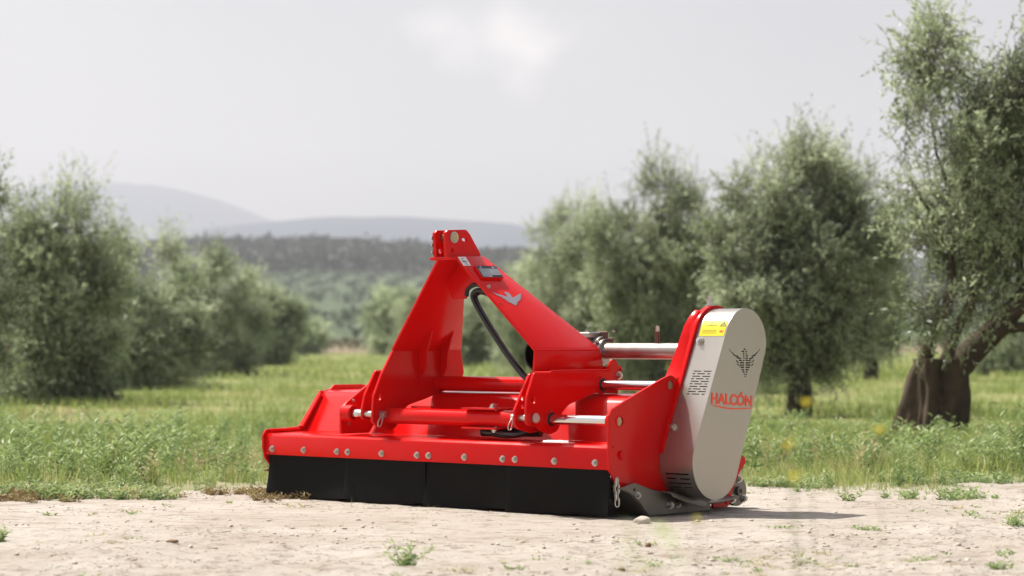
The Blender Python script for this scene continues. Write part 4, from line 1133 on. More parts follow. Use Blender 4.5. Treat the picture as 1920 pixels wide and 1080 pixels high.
limb(bm, [rel(1745, 740), rel(1800, 690, 0.1), rel(1870, 620, 0.15), rel(1930, 560, 0.2), rel(2020, 450, 0.3)], 0.14, 0.06, 10, 0.012, rg)
limb(bm, [rel(1850, 640, 0.1), rel(1890, 615, 0.1), rel(1950, 610, 0.1), rel(2060, 560, 0.2)], 0.055, 0.03, 9, 0.01, rg)
limb(bm, [rel(1740, 740), rel(1735, 680), rel(1770, 560, -0.2), rel(1790, 450, 0), rel(1830, 300, 0.1), rel(1850, 200, 0.1)], 0.085, 0.008, 9, 0.015, rg)
limb(bm, [rel(1750, 730), rel(1780, 660), rel(1850, 480, 0), rel(1880, 330, 0.1), rel(1900, 240, 0.1)], 0.075, 0.008, 9, 0.015, rg)
limb(bm, [rel(1930, 560, 0.2), rel(1925, 420, 0.2), rel(1950, 300, 0.2)], 0.05, 0.008, 8, 0.015, rg)
limb(bm, [rel(1790, 450), rel(1740, 400, -0.1), rel(1700, 330, -0.1)], 0.03, 0.006, 7, 0.01, rg)
limb(bm, [rel(1850, 480), rel(1800, 420, 0), rel(1760, 290, 0), rel(1745, 220, 0)], 0.03, 0.006, 7, 0.01, rg)
bm.to_mesh(tr.data); bm.free(); tr.data.polygons.foreach_set('use_smooth', np.ones(len(tr.data.polygons), bool))

OL = 'olive trees of the grove'
def tree_px(px, Y, label, defs, n, seed, per=11, leaf=(0.06, 0.016), leafm=None, gap=0.45, tr_r=0.13, shoots=25, gapscale=1.9, twigs=True, group=OL):
    b = at(px, 0, Y)
    lob = lobes_px(defs, Y, b)
    zc = min(l[2] for l in lob)
    return olive_tree('olive_tree', b, label, group, lob, [(0, 0, 0), (0.03, 0.02, max(0.25, zc * 0.4)), (0.0, 0.0, max(0.5, zc * 0.8))], n, per, leaf, seed, leafm, gap, tr_r, shoots, twigs, gapscale)

# row on the left, running away from the camera
tree_px(-120, 22, 'olive tree mostly cut off by the left edge of the picture', [(-95, 420, 105, 130, 0), (-130, 600, 140, 150, 0), (-60, 640, 90, 110, -0.2), (-110, 330, 80, 70, 0)], 2400, 21, gap=0.38)
tree_px(105, 30, 'nearest olive bush of the left row with tall wispy shoots on top', [(100, 470, 75, 110, 0), (60, 580, 85, 120, -0.2), (150, 590, 85, 130, -0.3), (90, 680, 95, 85, -0.4), (20, 690, 70, 80, -0.2), (180, 690, 70, 75, -0.4), (120, 390, 38, 50, 0), (200, 440, 30, 45, 0), (190, 560, 50, 90, 0), (60, 480, 50, 70, 0)], 4300, 22, leaf=(0.072, 0.021), shoots=200, gap=0.37)
tree_px(262, 38, 'second olive bush of the left row, between the tallest one and the darker ones', [(250, 520, 70, 90, 0), (300, 560, 70, 90, 0), (240, 640, 80, 90, -0.4), (310, 670, 70, 75, -0.3), (205, 470, 35, 50, 0), (330, 600, 50, 90, 0), (280, 700, 70, 50, -0.3), (220, 700, 60, 55, -0.3)], 3900, 23, leaf=(0.078, 0.023), leafm=OLIVE_PALE, shoots=80, gap=0.37)
tree_px(400, 52, 'third olive bush of the left row with a dark shaded foot', [(385, 520, 58, 65, 0), (420, 580, 62, 80, 0), (350, 560, 48, 75, 0), (415, 660, 58, 65, -0.5), (365, 640, 55, 70, -0.2), (400, 690, 50, 40, -0.3), (440, 610, 50, 70, 0)], 3800, 24, leafm=OLIVE_PALE, leaf=(0.08, 0.024), gap=0.37)
tree_px(512, 74, 'small round olive bush at the far end of the left row', [(510, 600, 42, 52, 0), (485, 570, 30, 40, 0), (520, 645, 38, 38, -0.4), (470, 640, 30, 40, 0), (500, 665, 45, 28, -0.2)], 3400, 25, leaf=(0.11, 0.035), gap=0.40, shoots=10)
tree_px(578, 120, 'little dark bush far off beyond the end of the left row', [(582, 632, 18, 18, 0), (570, 645, 14, 12, 0)], 700, 26, leaf=(0.16, 0.06), gap=0.36, shoots=4, twigs=False)
# field trees far behind the mower
tree_px(716, 118, 'dark narrow olive tree standing far off in the field, left of the hitch frame', [(714, 605, 22, 38, 0), (722, 632, 20, 22, 0)], 900, 27, leaf=(0.17, 0.06), gap=0.36, shoots=4, twigs=False)
tree_px(770, 105, 'pale far olive tree seen just left of the hitch frame', [(765, 590, 34, 42, 0), (790, 620, 40, 36, 0), (750, 630, 28, 26, 0)], 1300, 28, leaf=(0.15, 0.05), leafm=OLIVE_PALE, gap=0.38, shoots=6, twigs=False)
tree_px(905, 72, 'pale hazy olive tree seen through the open hitch frame', [(905, 620, 60, 60, 0), (870, 650, 50, 45, 0), (940, 590, 50, 60, 0), (960, 660, 50, 40, 0)], 3600, 29, leaf=(0.10, 0.033), gap=0.38, shoots=12)
# right-hand trees behind the mower
tree_px(1050, 48, 'broad pale olive tree behind the sloping hitch leg', [(1030, 500, 75, 75, 0), (1085, 460, 75, 70, 0), (990, 580, 80, 80, 0), (1070, 600, 85, 90, 0), (1120, 520, 60, 90, 0), (1010, 660, 70, 60, 0), (1130, 610, 60, 90, 0)], 4400, 30, leaf=(0.075, 0.022), leafm=OLIVE_PALE, gap=0.40, shoots=40)
tree_px(1230, 36, 'dark-centred olive tree rising behind the gearbox and cross tube', [(1225, 390, 60, 70, 0), (1180, 470, 75, 75, 0), (1290, 440, 75, 80, 0.2), (1240, 520, 95, 95, 0.2), (1190, 610, 80, 80, 0), (1290, 610, 80, 90, 0.3), (1235, 345, 40, 40, 0), (1330, 480, 50, 80, 0.4), (1340, 395, 40, 40, .3), (1350, 560, 55, 90, 0.4), (1360, 640, 60, 70, 0.4), (1150, 540, 50, 80, 0), (1240, 680, 90, 45, 0)], 7600, 31, leaf=(0.062, 0.018), gap=0.31, shoots=110)
tree_px(1495, 25, 'full silvery olive tree directly behind the belt guard', [(1490, 380, 105, 80, 0), (1430, 470, 90, 90, 0), (1550, 460, 95, 95, 0), (1480, 560, 110, 95, -0.2), (1420, 600, 75, 100, -0.3), (1560, 590, 75, 110, -0.2), (1490, 660, 80, 75, -0.2), (1440, 690, 50, 45, -0.3), (1540, 690, 50, 45, -0.3), (1540, 320, 55, 40, 0), (1450, 330, 50, 40, 0), (1600, 380, 45, 45, 0), (1390, 530, 65, 90, -0.1), (1600, 520, 65, 80, 0), (1380, 430, 50, 60, 0), (1640, 440, 45, 60, 0.1)], 8200, 32, leaf=(0.056, 0.0155), leafm=OLIVE_PALE, gap=0.37, shoots=110, gapscale=2.2)
tree_px(1120, 44, 'pale round olive tree between the broad one and the dark-centred one', [(1130, 480, 70, 80, 0), (1090, 570, 80, 90, 0), (1160, 580, 80, 90, 0), (1120, 660, 90, 60, 0)], 3400, 36, leaf=(0.07, 0.021), leafm=OLIVE_PALE, gap=0.40, shoots=30)
tree_px(1385, 52, 'far olive tree filling the gap behind the cross tube and belt guard', [(1370, 440, 75, 80, 0), (1410, 520, 75, 90, 0), (1350, 560, 70, 90, 0), (1390, 640, 85, 70, 0)], 4400, 37, leaf=(0.08, 0.024), gap=0.32, shoots=40)
tree_px(1632, 44, 'shadowy olive tree set back between the silvery one and the old trunk', [(1640, 520, 55, 70, 0), (1610, 590, 50, 60, 0), (1660, 610, 45, 60, 0), (1620, 640, 40, 35, -0.2)], 3400, 33, leaf=(0.075, 0.022), gap=0.40, shoots=15)
tree_px(1880, 55, 'dark olive bush low down behind the old trunk at the right edge', [(1880, 650, 48, 45, 0), (1840, 670, 40, 32, 0), (1940, 640, 60, 55, 0), (1900, 690, 45, 25, -.2)], 3000, 34, leaf=(0.085, 0.026), gap=0.38, shoots=10)

# ------------------------------------------------------------------ woods and groves on the far hillside
def clump_field(name, x, y, r, n_leaf, size, m, rs, flat=0.8):
    """tree crowns far off: each a loose ball of leaf-cluster faces"""
    N = len(x); z = gz(x, y)
    d = unit(rs.normal(size=(N, n_leaf, 3))); d[..., 2] = np.abs(d[..., 2]) * 1.1 - 0.25
    rr = rs.uniform(0.55, 1.0, (N, n_leaf, 1))
    lump = 1 + 0.35 * np.sin(d[..., :1] * 5 + rs.uniform(0, 6, (N, 1, 1))) * np.cos(d[..., 1:2] * 4 + rs.uniform(0, 6, (N, 1, 1)))
    P = np.stack([x, y, z + r * 0.55], 1)[:, None, :] + d * rr * lump * r[:, None, None] * np.array([1, 1, flat])
    D = unit(d + rs.normal(size=d.shape) * 0.7)
    t = np.clip(0.5 + rs.normal(size=(N, 1)) * 0.25 + rs.normal(size=(N, n_leaf)) * 0.15, 0, 1)
    V, F = leaf_quads(P.reshape(-1, 3), D.reshape(-1, 3), size, size * 0.7, rs)
    return stuff(link(name, arr_mesh(name, V, [F], np.repeat(t.ravel(), 4)), m))
WOOD_LEAF = leafmat('dark_wood_foliage', (0.014, 0.022, 0.007), (0.052, 0.060, 0.020), (0.045, 0.055, 0.02), 0.6, 0.15)
GROVE_LEAF = leafmat('hillside_grove_foliage', (0.062, 0.088, 0.042), (0.098, 0.126, 0.064), (0.12, 0.145, 0.085), 0.6, 0.25)
rs = np.random.RandomState(8)
n = 2600
yw = rs.uniform(735, 960, n); xw = rs.uniform(-330, 330, n) * yw / 900
k = (vnoise(xw * 0.03, yw * 0.03, 4) > 0.22) | (yw > 800)
clump_field('woodland', xw[k], yw[k], rs.uniform(2.2, 4.6, k.sum()), 46, 1.9, WOOD_LEAF, rs)
gx, gy = np.meshgrid(np.arange(-260, 260, 8.5), np.arange(215, 735, 9.0)); gx = gx.ravel() + rs.uniform(-1.5, 1.5, gx.size); gy = gy.ravel() + rs.uniform(-1.5, 1.5, gy.size)
k = (np.abs(gx) < 0.26 * gy + 10) & (vnoise(gx * 0.02, gy * 0.02, 6) > 0.25)
clump_field('hillside_grove', gx[k], gy[k], rs.uniform(0.8, 1.7, k.sum()), 30, 0.8, GROVE_LEAF, rs, 0.75)
# hedge line and scrub where the field ends
n = 420
xs_ = rs.uniform(-45, 45, n); ys_ = rs.uniform(126, 178, n)
clump_field('field_edge_scrub', xs_, ys_, rs.uniform(0.15, 0.55, n), 24, 0.28, leafmat('scrub_foliage', (0.10, 0.095, 0.045), (0.20, 0.165, 0.10), (0.15, 0.14, 0.08), 0.6, 0.2), rs)

# ------------------------------------------------------------------ grass
GRASS = leafmat('meadow_grass', (0.105, 0.190, 0.036), (0.420, 0.480, 0.150), (0.32, 0.39, 0.13), 0.5, 0.45, dry=(0.60, 0.52, 0.30))
WEED = leafmat('weed_leaf', (0.115, 0.200, 0.055), (0.360, 0.450, 0.175), (0.33, 0.42, 0.20), 0.5, 0.42, dry=(0.52, 0.45, 0.25))
DRYW = leafmat('reddish_low_weed', (0.20, 0.10, 0.045), (0.30, 0.26, 0.09), (0.25, 0.18, 0.09), 0.6, 0.25)

def blades(x, y, h, w, rs, lean=0.35, seg=3):
    n = len(x); z = gz(x, y)
    az = rs.uniform(0, 2 * math.pi, n); ln = np.abs(rs.normal(size=n)) * lean + 0.05
    d = np.stack([np.cos(az), np.sin(az), np.zeros(n)], 1)
    a2 = rs.uniform(0, 2 * math.pi, n); s = np.stack([np.cos(a2), np.sin(a2), np.zeros(n)], 1)
    rows = []
    for k in range(seg):
        t = k / seg
        c = np.stack([x, y, z - 0.01], 1) + d * (ln * h * t ** 2)[:, None] + np.array([0, 0, 1.0]) * (h * t * (1 - 0.25 * ln * t))[:, None]
        ww = (w * (1 - 0.75 * t ** 1.5) * 0.5)[:, None]
        rows += [c - s * ww, c + s * ww]
    tip = np.stack([x, y, z], 1) + d * (ln * h)[:, None] + np.array([0, 0, 1.0]) * (h * (1 - 0.25 * ln))[:, None]
    V = np.stack(rows + [tip], 1).reshape(-1, 3); m = 2 * seg + 1
    i = np.arange(n)[:, None] * m; F = []
    for k in range(seg - 1):
        b = 2 * k; F.append(i + np.array([[b, b + 1, b + 3, b + 2]]))
    b = 2 * (seg - 1)
    return V, [np.concatenate(F), i + np.array([[b, b + 1, b + 2]])], m

def meadow(name, n, y0, y1, hbase, wbase, rs, seg=3, power=1.0, margin=1.5):
    u = rs.uniform(0, 1, n)
    y = y0 * (y1 / y0) ** (u ** power)
    x = rs.uniform(-1, 1, n) * (0.225 * y + margin)
    e = edge_y(x)
    inn = y - e
    cl = fbm(x * 0.9, y * 0.9, 51, 3); fine = vnoise(x * 5, y * 5, 53)
    big = vnoise(x * 0.28, y * 0.28, 57)
    bare = smooth(0.58, 0.72, vnoise(x * 0.75 + 7, y * 0.50, 58)) * smooth(10.2, 11, y)
    ragged = smooth(-0.25, 1.1, inn + (vnoise(x * 1.3, y * 1.3, 54) - 0.5) * 1.5)
    keep = (inn > -0.3 + 0.5 * (fine - 0.3)) & (rs.uniform(0, 1, n) < (0.05 + 1.1 * smooth(0.36, 0.66, cl)) * (0.08 + 0.92 * ragged) * (1 - 0.93 * bare))
    x, y, cl, fine, inn, big = x[keep], y[keep], cl[keep], fine[keep], inn[keep], big[keep]
    left = smooth(-0.8, -2.2, x) ; right = smooth(1.0, 1.9, x)
    grow = smooth(-0.1, 1.2, inn)
    h = hbase * (0.20 + 0.95 * grow) * (0.55 + 0.9 * cl) * rs.uniform(0.45, 1.35, len(x)) * (0.75 + 0.55 * big)
    h = h * np.where(y < 16, 0.34 + 0.66 * left + 0.34 * right, 0.62)
    w = wbase * rs.uniform(0.6, 1.4, len(x))
    V, F, m = blades(x, y, h, w, rs, 0.40, seg)
    dryness = smooth(0.55, 0.85, vnoise(x * 0.35 + 3, y * 0.35, 61))
    t = np.clip(0.20 + 0.55 * cl + 0.2 * dryness + rs.normal(size=len(x)) * 0.17, 0, 0.92)
    t = np.where(rs.uniform(0, 1, len(x)) < 0.07 + 0.16 * dryness + 0.22 * (1 - grow), 0.97 + 0 * t, t)
    return stuff(link(name, arr_mesh(name, V, F, np.repeat(t, m)), GRASS))
rs = np.random.RandomState(14)
meadow('meadow_grass', 185000, 9.4, 19.0, 0.155, 0.0052, rs, 3, 0.85)
meadow('meadow_grass', 96000, 18.5, 46.0, 0.16, 0.011, rs, 2, 0.9)
meadow('meadow_grass', 52000, 45.0, 128.0, 0.20, 0.034, rs, 2, 0.9)

# leafy weeds: a few plant shapes, scattered
def weed_plant(rs, h, stems, leaves, ll, lw, spread=0.5, bushy=1.0):
    P, D, T = [], [], []
    sv, sf = [], []
    for s in range(stems):
        a = rs.uniform(0, 2 * math.pi); ln = rs.uniform(0.05, spread)
        d = np.array([math.cos(a) * ln, math.sin(a) * ln, 1.0]); hh = h * rs.uniform(0.55, 1.0)
        b0 = np.array([rs.normal() * 0.015, rs.normal() * 0.015, -0.01])
        tip = b0 + d * hh
        q = np.array([0.0012, 0.0006, 0]); i = len(sv) * 1
        k0 = sum(len(v) for v in sv)
        sv.append(np.array([b0 - q * 2, b0 + q * 2, tip])); sf.append([k0, k0 + 1, k0 + 2])
        for k in range(leaves):
            t = (k + 0.6) / leaves
            p = b0 + d * hh * t
            aa = k * 2.4 + rs.uniform(-.5, .5)
            dd = np.array([math.cos(aa), math.sin(aa), rs.uniform(0.1, 0.9)]); dd /= np.linalg.norm(dd)
            P.append(p); D.append(dd); T.append(np.clip(0.25 + 0.5 * t + rs.normal() * 0.15, 0, 0.9))
    V, F = leaf_quads(np.array(P), np.array(D), ll, lw, rs, 0.2)
    T = np.repeat(np.array(T), 4)
    SV = np.concatenate(sv); SF = np.array(sf) + len(V)
    return np.concatenate([V, SV]), np.concatenate([F, SF]), np.concatenate([T, np.full(len(SV), 0.5)])

def scatter(name, templates, x, y, sc, m, rs, dry=0.0):
    z = gz(x, y); VV, FF, TT = [], [], []; off = 0
    which = rs.randint(0, len(templates), len(x))
    for j, (tv, tf, tt) in enumerate(templates):
        k = np.where(which == j)[0]
        if len(k) == 0: continue
        a = rs.uniform(0, 2 * math.pi, len(k)); c, s = np.cos(a), np.sin(a)
        X = (tv[None, :, 0] * c[:, None] - tv[None, :, 1] * s[:, None]) * sc[k, None] + x[k, None]
        Yy = (tv[None, :, 0] * s[:, None] + tv[None, :, 1] * c[:, None]) * sc[k, None] + y[k, None]
        Z = tv[None, :, 2] * sc[k, None] + z[k, None]
        V = np.stack([X, Yy, Z], 2).reshape(-1, 3)
        F = (tf[None] + (np.arange(len(k)) * len(tv))[:, None, None]).reshape(-1, 3) + off
        t = np.clip(tt[None] + rs.normal(size=(len(k), 1)) * 0.15, 0, 0.92)
        if dry > 0: t = np.where(rs.uniform(size=(len(k), 1)) < dry, 0.98, t)
        VV.append(V); FF.append(F); TT.append(t.ravel()); off += len(V)
    return stuff(link(name, arr_mesh(name, np.concatenate(VV), [np.concatenate(FF)], np.concatenate(TT)), m))
rs = np.random.RandomState(5)
tall = [weed_plant(rs, 0.24, 4, 17, 0.045, 0.010, 0.25) for _ in range(4)] + [weed_plant(rs, 0.19, 6, 12, 0.040, 0.013, 0.45) for _ in range(3)]
low = [weed_plant(rs, 0.055, 9, 6, 0.026, 0.009, 1.6) for _ in range(4)]
mini = [weed_plant(rs, 0.018, 7, 3, 0.013, 0.006, 2.2) for _ in range(4)]
n = 2600
y = 9.8 * (19.0 / 9.8) ** rs.uniform(0, 1, n); x = rs.uniform(-1, 1, n) * (0.225 * y + 1.0)
inn = y - edge_y(x)
dens = np.where(x < -1.2, 0.75, np.where(x > 0.9, 0.95, 0.25)) * smooth(-0.05, 0.4, inn) * smooth(0.30, 0.62, fbm(x * 0.8, y * 0.8, 91, 3)) * np.where(y > 14, 0.5, 1.0)
k = rs.uniform(0, 1, n) < dens
h_ = rs.uniform(0.55, 1.1, n) * (0.62 + 0.35 * smooth(0.2, 1.2, inn)) * np.where(x < -1.6, 1.25, np.where(x > 0.9, 1.15, 0.9))
scatter('leafy_weeds', tall, x[k], y[k], h_[k], WEED, rs, 0.05)
dryg = [weed_plant(rs, 0.12, 12, 3, 0.030, 0.004, 0.9) for _ in range(4)]
n = 1500
y = 9.7 * (26.0 / 9.7) ** rs.uniform(0, 1, n); x = rs.uniform(-1, 1, n) * (0.225 * y + 1.0)
k = (y > edge_y(x) - 0.1) & (rs.uniform(0, 1, n) < smooth(0.52, 0.68, fbm(x * 0.7 + 11, y * 0.55, 131, 3)))
DRYG = leafmat('straw_coloured_grass', (0.30, 0.21, 0.10), (0.52, 0.42, 0.24), (0.42, 0.34, 0.19), 0.6, 0.3)
scatter('dry_grass', dryg, x[k], y[k], rs.uniform(0.5, 1.4, k.sum()), DRYG, rs)
# low mats along the edge of the track and thin growth on the sand
n = 2600
x = rs.uniform(-2.6, 2.9, n); y = edge_y(x) + rs.normal(size=n) * 0.38 - 0.02
k = (rs.uniform(0, 1, n) < smooth(0.46, 0.66, fbm(x * 1.6, y * 1.6, 95, 3))) & ~((x > -1.1) & (x < 1.2) & (y < 10.6))
scatter('edge_weeds', low, x[k], y[k], rs.uniform(0.45, 1.2, k.sum()), WEED, rs, 0.12)
n = 900
x = rs.uniform(-2.3, -0.55, n); y = 9.84 + (x + 1.2) * 0.15 + rs.normal(size=n) * 0.17
k = rs.uniform(0, 1, n) < smooth(0.42, 0.62, fbm(x * 2.2, y * 2.2, 98, 3))
scatter('reddish_low_weeds', low, x[k], y[k], rs.uniform(0.30, 0.75, k.sum()), DRYW, rs)
n = 5200
y = rs.uniform(5.8, 10.6, n); x = rs.uniform(-1, 1, n) * (0.225 * y + 0.6)
f = fbm(x * 1.1, y * 1.6, 101, 4)
wgt = smooth(0.55, 0.70, f) * np.where(x > 0.3, 0.55, 0.12)
u_ = (x - mower.location.x) * -math.cos(YAW) + (y - mower.location.y) * math.sin(YAW); v_ = (x - mower.location.x) * math.sin(YAW) + (y - mower.location.y) * math.cos(YAW)
under = (u_ > -0.12) & (u_ < 1.9) & (v_ > 0.0) & (v_ < 0.8)
k = (rs.uniform(0, 1, n) < wgt) & ~under
scatter('sand_weeds', mini, x[k], y[k], rs.uniform(0.5, 1.25, k.sum()), WEED, rs, 0.30)

# ------------------------------------------------------------------ bits on the sand
SANDSTONE = mat('pale_stone', (0.50, 0.445, 0.37), rough=0.9, var=0.25, vscale=30, bump=0.6, bscale=60, spec=0.2)
STRAW = mat('dry_stalks', (0.20, 0.14, 0.085), rough=0.9, var=0.4, vscale=60, spec=0.2)
ico = bmesh.new(); bmesh.ops.create_icosphere(ico, subdivisions=1, radius=1.0)
icoV = np.array([v.co[:] for v in ico.verts]); icoF = np.array([[v.index for v in f.verts] for f in ico.faces]); ico.free()
rs = np.random.RandomState(31)
n = 5600
y = 5.8 * (10.6 / 5.8) ** rs.uniform(0, 1, n); x = rs.uniform(-1, 1, n) * (0.225 * y + 0.6)
k = (y < edge_y(x) + 0.1) & (rs.uniform(0, 1, n) < 0.06 + 0.94 * smooth(0.48, 0.64, fbm(x * 1.6, y * 2, 111, 3)))
x, y = x[k], y[k]; n = len(x)
r = 0.0016 + 0.0080 * rs.uniform(0, 1, n) ** 5
V = icoV[None] * (r[:, None, None] * (1 + rs.normal(size=(n, 12, 1)) * 0.22)) * np.stack([rs.uniform(0.8, 1.4, n), rs.uniform(0.8, 1.3, n), rs.uniform(0.4, 0.8, n)], 1)[:, None, :]
V = V + np.stack([x, y, gz(x, y) + r * 0.2], 1)[:, None, :]
F = (icoF[None] + (np.arange(n) * 12)[:, None, None]).reshape(-1, 3)
stuff(link('pebbles', arr_mesh('pebbles', V.reshape(-1, 3), [F]), SANDSTONE))
n = 9000
y = 5.8 * (10.5 / 5.8) ** rs.uniform(0, 1, n); x = rs.uniform(-1, 1, n) * (0.225 * y + 0.6)
k = (y < edge_y(x) + 0.2) & (rs.uniform(0, 1, n) < 0.15 + 0.85 * smooth(0.42, 0.60, fbm(x * 1.7 + 5, y * 2.6, 117, 3)))
x, y = x[k], y[k]; n = len(x)
a = rs.normal(size=n) * 0.9; ln = 0.004 + 0.045 * rs.uniform(0, 1, n) ** 3; z = gz(x, y) + 0.002
d = np.stack([np.cos(a), np.sin(a), rs.normal(size=n) * 0.12], 1); s = np.stack([-np.sin(a), np.cos(a), np.zeros(n)], 1) * 0.0009; q = np.array([0, 0, 0.0014])
c = np.stack([x, y, z], 1)
V = np.stack([c - s, c + s, c + q, c + d * ln[:, None]], 1).reshape(-1, 3)
i = np.arange(n)[:, None] * 4
stuff(link('dry_stalk_bits', arr_mesh('dry_stalk_bits', V, [np.concatenate([i + np.array([[0, 2, 3]]), i + np.array([[2, 1, 3]]), i + np.array([[1, 0, 3]])])]), STRAW))

def stone(px, py, r, label, seed, sq=(1.5, 1.0, 0.7), m=SANDSTONE, group='stones on the track', name='stone'):
    Yg = 0.625 * F_PX / (py - 640)
    xg = wx(px, Yg); rs = np.random.RandomState(seed)
    bm = bmesh.new(); bmesh.ops.create_icosphere(bm, subdivisions=3, radius=1.0)
    for v in bm.verts:
        p = np.array([v.co[:]]); f = 1 + 0.35 * (vnoise3(p * 1.3 + 9, seed)[0] - 0.5) + 0.10 * (vnoise3(p * 4 + 3, seed)[0] - 0.5)
        v.co = Vector((v.co.x * r * sq[0] * f, v.co.y * r * sq[1] * f, max(-0.6, v.co.z) * r * sq[2] * f))
    o = bm_link(name, bm, m, None, 50)
    o.location = (xg, Yg, float(gz(xg, Yg)) + r * sq[2] * 0.42); o.rotation_euler = (0, 0, seed * 0.7)
    tag(o, label, 'stone', group); return o
s_ = stone(1205, 979, 0.020, 'smooth pale oval stone lying against the front tip of the grey skid', 4, (1.5, 1.0, 0.85))
s_.rotation_euler = (0, 0, -0.25)
stone(1215, 1020, 0.010, 'small brown stone on the sand in front of the belt guard', 7, (1.2, 1, 1.1), mat('brown_stone', (0.22, 0.15, 0.09), rough=0.9, var=0.3, vscale=40, spec=0.2))
stone(325, 1022, 0.011, 'flat brownish stone on the bare sand at lower left', 9, (1.9, 1.2, 0.6), bpy.data.materials['brown_stone'])
stone(1165, 1066, 0.009, 'dark pebble near the bottom edge below the chain', 12, (1.5, 1, .7), bpy.data.materials['brown_stone'])

# ------------------------------------------------------------------ single plants one can point at
def plant(name, label, x, y, template, sc, m=WEED, cat='weed', group=None, rot=0.0, stemm=None):
    v, f, t = template
    o = bpy.data.objects.new(name, None); o.empty_display_size = 0.1; COL.objects.link(o)
    o.location = (x, y, float(gz(x, y))); o.rotation_euler = (0, 0, rot)
    tag(o, label, cat, group)
    link('foliage', arr_mesh('foliage', v * sc, [f], t), m, o)['kind'] = 'stuff'
    return o
rs = np.random.RandomState(77)
def gpt(px, py):
    Yg = 0.625 * F_PX / (py - 640); return wx(px, Yg), Yg
GW = 'weeds growing on the track'
plant('weed', 'blurred green weed with several upright stems in the sand at bottom centre', *gpt(762, 1062), weed_plant(rs, 0.080, 15, 8, 0.026, 0.007, 1.9), 1.0, group=GW)
plant('weed', 'blurred bright green tuft at the left edge near the bottom of the picture', *gpt(-2, 1010), weed_plant(rs, 0.055, 16, 8, 0.024, 0.009, 1.0), 1.0, group=GW)
plant('weed', 'wide low weed clump on the sand to the right of the roller', *gpt(1625, 992), weed_plant(rs, 0.022, 20, 6, 0.018, 0.006, 4.5), 1.0, group=GW)
plant('weed', 'spreading flat weed just right of the mower shadow', *gpt(1470, 988), weed_plant(rs, 0.018, 16, 5, 0.017, 0.005, 4.5), 1.0, group=GW)
plant('weed', 'taller green weed clump at the right edge of the sand', *gpt(1900, 984), weed_plant(rs, 0.045, 18, 7, 0.022, 0.007, 2.3), 1.0, group=GW)
plant('weed', 'tiny two-stemmed weed under the middle rubber flaps', *gpt(968, 956), weed_plant(rs, 0.022, 5, 5, 0.010, 0.006, 1.0), 1.0, group=GW)
plant('weed', 'blurred weed low in the bottom right corner', *gpt(1865, 1060), weed_plant(rs, 0.030, 13, 6, 0.020, 0.006, 2.4), 1.0, group=GW)
# tall leafy plant before the old trunk, dark shrub at the right edge
plant('leafy_plant', 'leafy green plant standing right in front of the old olive trunk', wx(1740, 13.6), 13.6, weed_plant(rs, 0.21, 13, 20, 0.055, 0.016, 0.5), 1.0, cat='plant')
plant('leafy_plant', 'feathery dark green shrub cut by the right edge of the picture', wx(1915, 12.6), 12.6, weed_plant(rs, 0.38, 26, 26, 0.05, 0.010, 0.45), 1.0, cat='shrub')
plant('leafy_plant', 'tall pale weed clump at the left edge in front of the olive row', wx(50, 12.2), 12.2, weed_plant(rs, 0.32, 24, 22, 0.05, 0.009, 0.45), 1.0, cat='plant')
plant('weed', 'blurred tall green weed close to the camera before the mower front corner', wx(1178, 2.3), 2.3, weed_plant(rs, 0.50, 6, 34, 0.040, 0.008, 0.06), 1.0, cat='weed')
# brown dock stalks on the left verge
def stalk(px, py, h, label, seed, kink=0.3):
    x, y = gpt(px, py); rg = random.Random(seed)
    bm = bmesh.new()
    P = [Vector((0, 0, -0.01)), Vector((kink * 0.010, 0, h * 0.4)), Vector((-kink * 0.012, 0, h * 0.75)), Vector((-kink * 0.02, 0, h))]
    add_sweep(bm, catmull(P, 6), 0.0016, 6)
    for k in range(26):
        t = rg.uniform(0.45, 1.0); p = Vector((0, 0, h * t)) + Vector((-kink * 0.02 * t, 0, 0))
        add_sphere(bm, p + Vector((rg.gauss(0, .005), rg.gauss(0, .005), 0)), 0.0028, (1, 1, 1.6), 6)
    o = bm_link('dry_stalk', bm, bpy.data.materials['reddish_stalk'] if 'reddish_stalk' in bpy.data.materials else mat('reddish_stalk', (0.20, 0.085, 0.035), rough=0.8, var=0.3, vscale=50), None, 60)
    o.location = (x, y, float(gz(x, y))); tag(o, label, 'plant stalk', 'dry stalks on the left verge')
stalk(172, 912, 0.055, 'short straight brown seed stalk on the left verge', 3, 0.1)
stalk(278, 914, 0.085, 'bent brown seed stalk with a greenish tip nearest the left end of the mower', 4, 1.2)
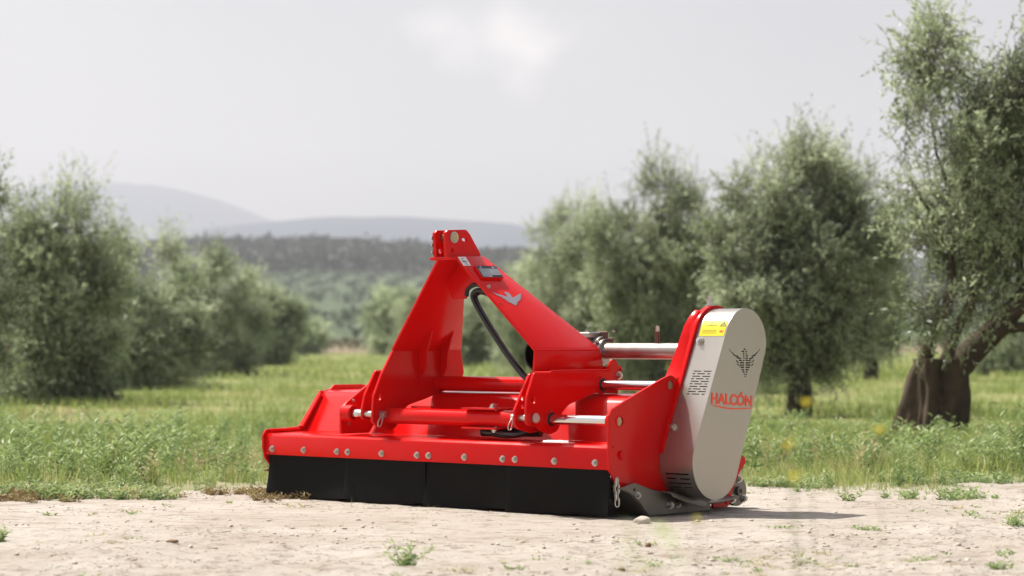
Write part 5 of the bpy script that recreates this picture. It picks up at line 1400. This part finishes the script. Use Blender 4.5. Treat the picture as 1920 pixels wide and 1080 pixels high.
# grass stems under the flaps
def grass_tuft(px, py, n, h, label, seed):
    x, y = gpt(px, py); rs = np.random.RandomState(seed)
    xx = x + rs.normal(size=n) * 0.022; yy = y + rs.normal(size=n) * 0.006
    V, F, m_ = blades(xx, yy, h * rs.uniform(0.5, 1.1, n), np.full(n, 0.0022), rs, 1.0, 3)
    V = V - np.array([x, y, float(gz(x, y))])
    o = link('grass_tuft', arr_mesh('grass_tuft', V, F, np.repeat(rs.uniform(0.5, 0.99, n), m_)), GRASS); o.location = (x, y, float(gz(x, y)))
    stuff(o); tag(o, label, 'grass tuft', 'grass tufts along the flaps')
grass_tuft(664, 952, 5, 0.055, 'thin upright grass stems standing against the left rubber flaps', 1)
grass_tuft(800, 957, 12, 0.035, 'dry curled grass tuft at the seam of the rubber flaps', 2)
grass_tuft(725, 955, 7, 0.026, 'sparse short grass stems between the thin stems and the curled tuft', 3)

# yellow wild flowers close to the camera, far out of focus
PETAL = mat('yellow_petals', (0.62, 0.56, 0.035), rough=0.6, var=0.1)
FSTEM = mat('flower_stem', (0.14, 0.20, 0.06), rough=0.6, var=0.2)
def flower(px, py, Yf, label, seed, r=0.011, sc=1.0):
    x = wx(px, Yf); zt = wz(py, Yf); zg = float(gz(x, Yf)); rg = random.Random(seed)
    root = bpy.data.objects.new('wild_flower', None); root.empty_display_size = 0.05; COL.objects.link(root)
    root.location = (x, Yf, zg); tag(root, label, 'flower', 'blurred yellow flowers close to the camera')
    h = zt - zg
    bm = bmesh.new(); add_sweep(bm, catmull([Vector((rg.uniform(-.05, .05), 0, -0.01)), Vector((0.01, 0, h * 0.5)), Vector((0, 0, h))], 8), 0.0006, 6)
    bm_link('stem', bm, FSTEM, root, 60)
    bm = bmesh.new()
    for k in range(5):
        a = k * 2 * math.pi / 5 + rg.random() * 0.4
        c = Vector((math.cos(a), math.sin(a), 0)); t = Vector((-math.sin(a), math.cos(a), 0))
        p0 = Vector((0, 0, h)); p1 = p0 + c * r * 0.6 + t * r * 0.5 + Vector((0, 0, r * 0.7)); p2 = p0 + c * r * 1.1 + Vector((0, 0, r * 1.1)); p3 = p0 + c * r * 0.6 - t * r * 0.5 + Vector((0, 0, r * 0.7))
        bm.faces.new([bm.verts.new(q) for q in (p0, p1, p2, p3)])
    add_sphere(bm, Vector((0, 0, h + r * 0.3)), r * 0.35, (1, 1, 1), 8)
    bm_link('petals', bm, PETAL, root)
flower(1511, 762, 3.4, 'topmost blurred yellow flower, right of the belt guard', 1, 0.010)
flower(1647, 814, 3.3, 'rightmost blurred yellow flower, left of the old olive trunk', 2, 0.010)
flower(1476, 842, 3.1, 'faint blurred yellow flower between the topmost one and the verge', 3, 0.009)
flower(1487, 903, 3.0, 'blurred yellow flower low at the edge of the grass right of the roller', 4, 0.010)
flower(1306, 978, 3.3, 'blurred yellow flower bud below the grey skid', 5, 0.007)
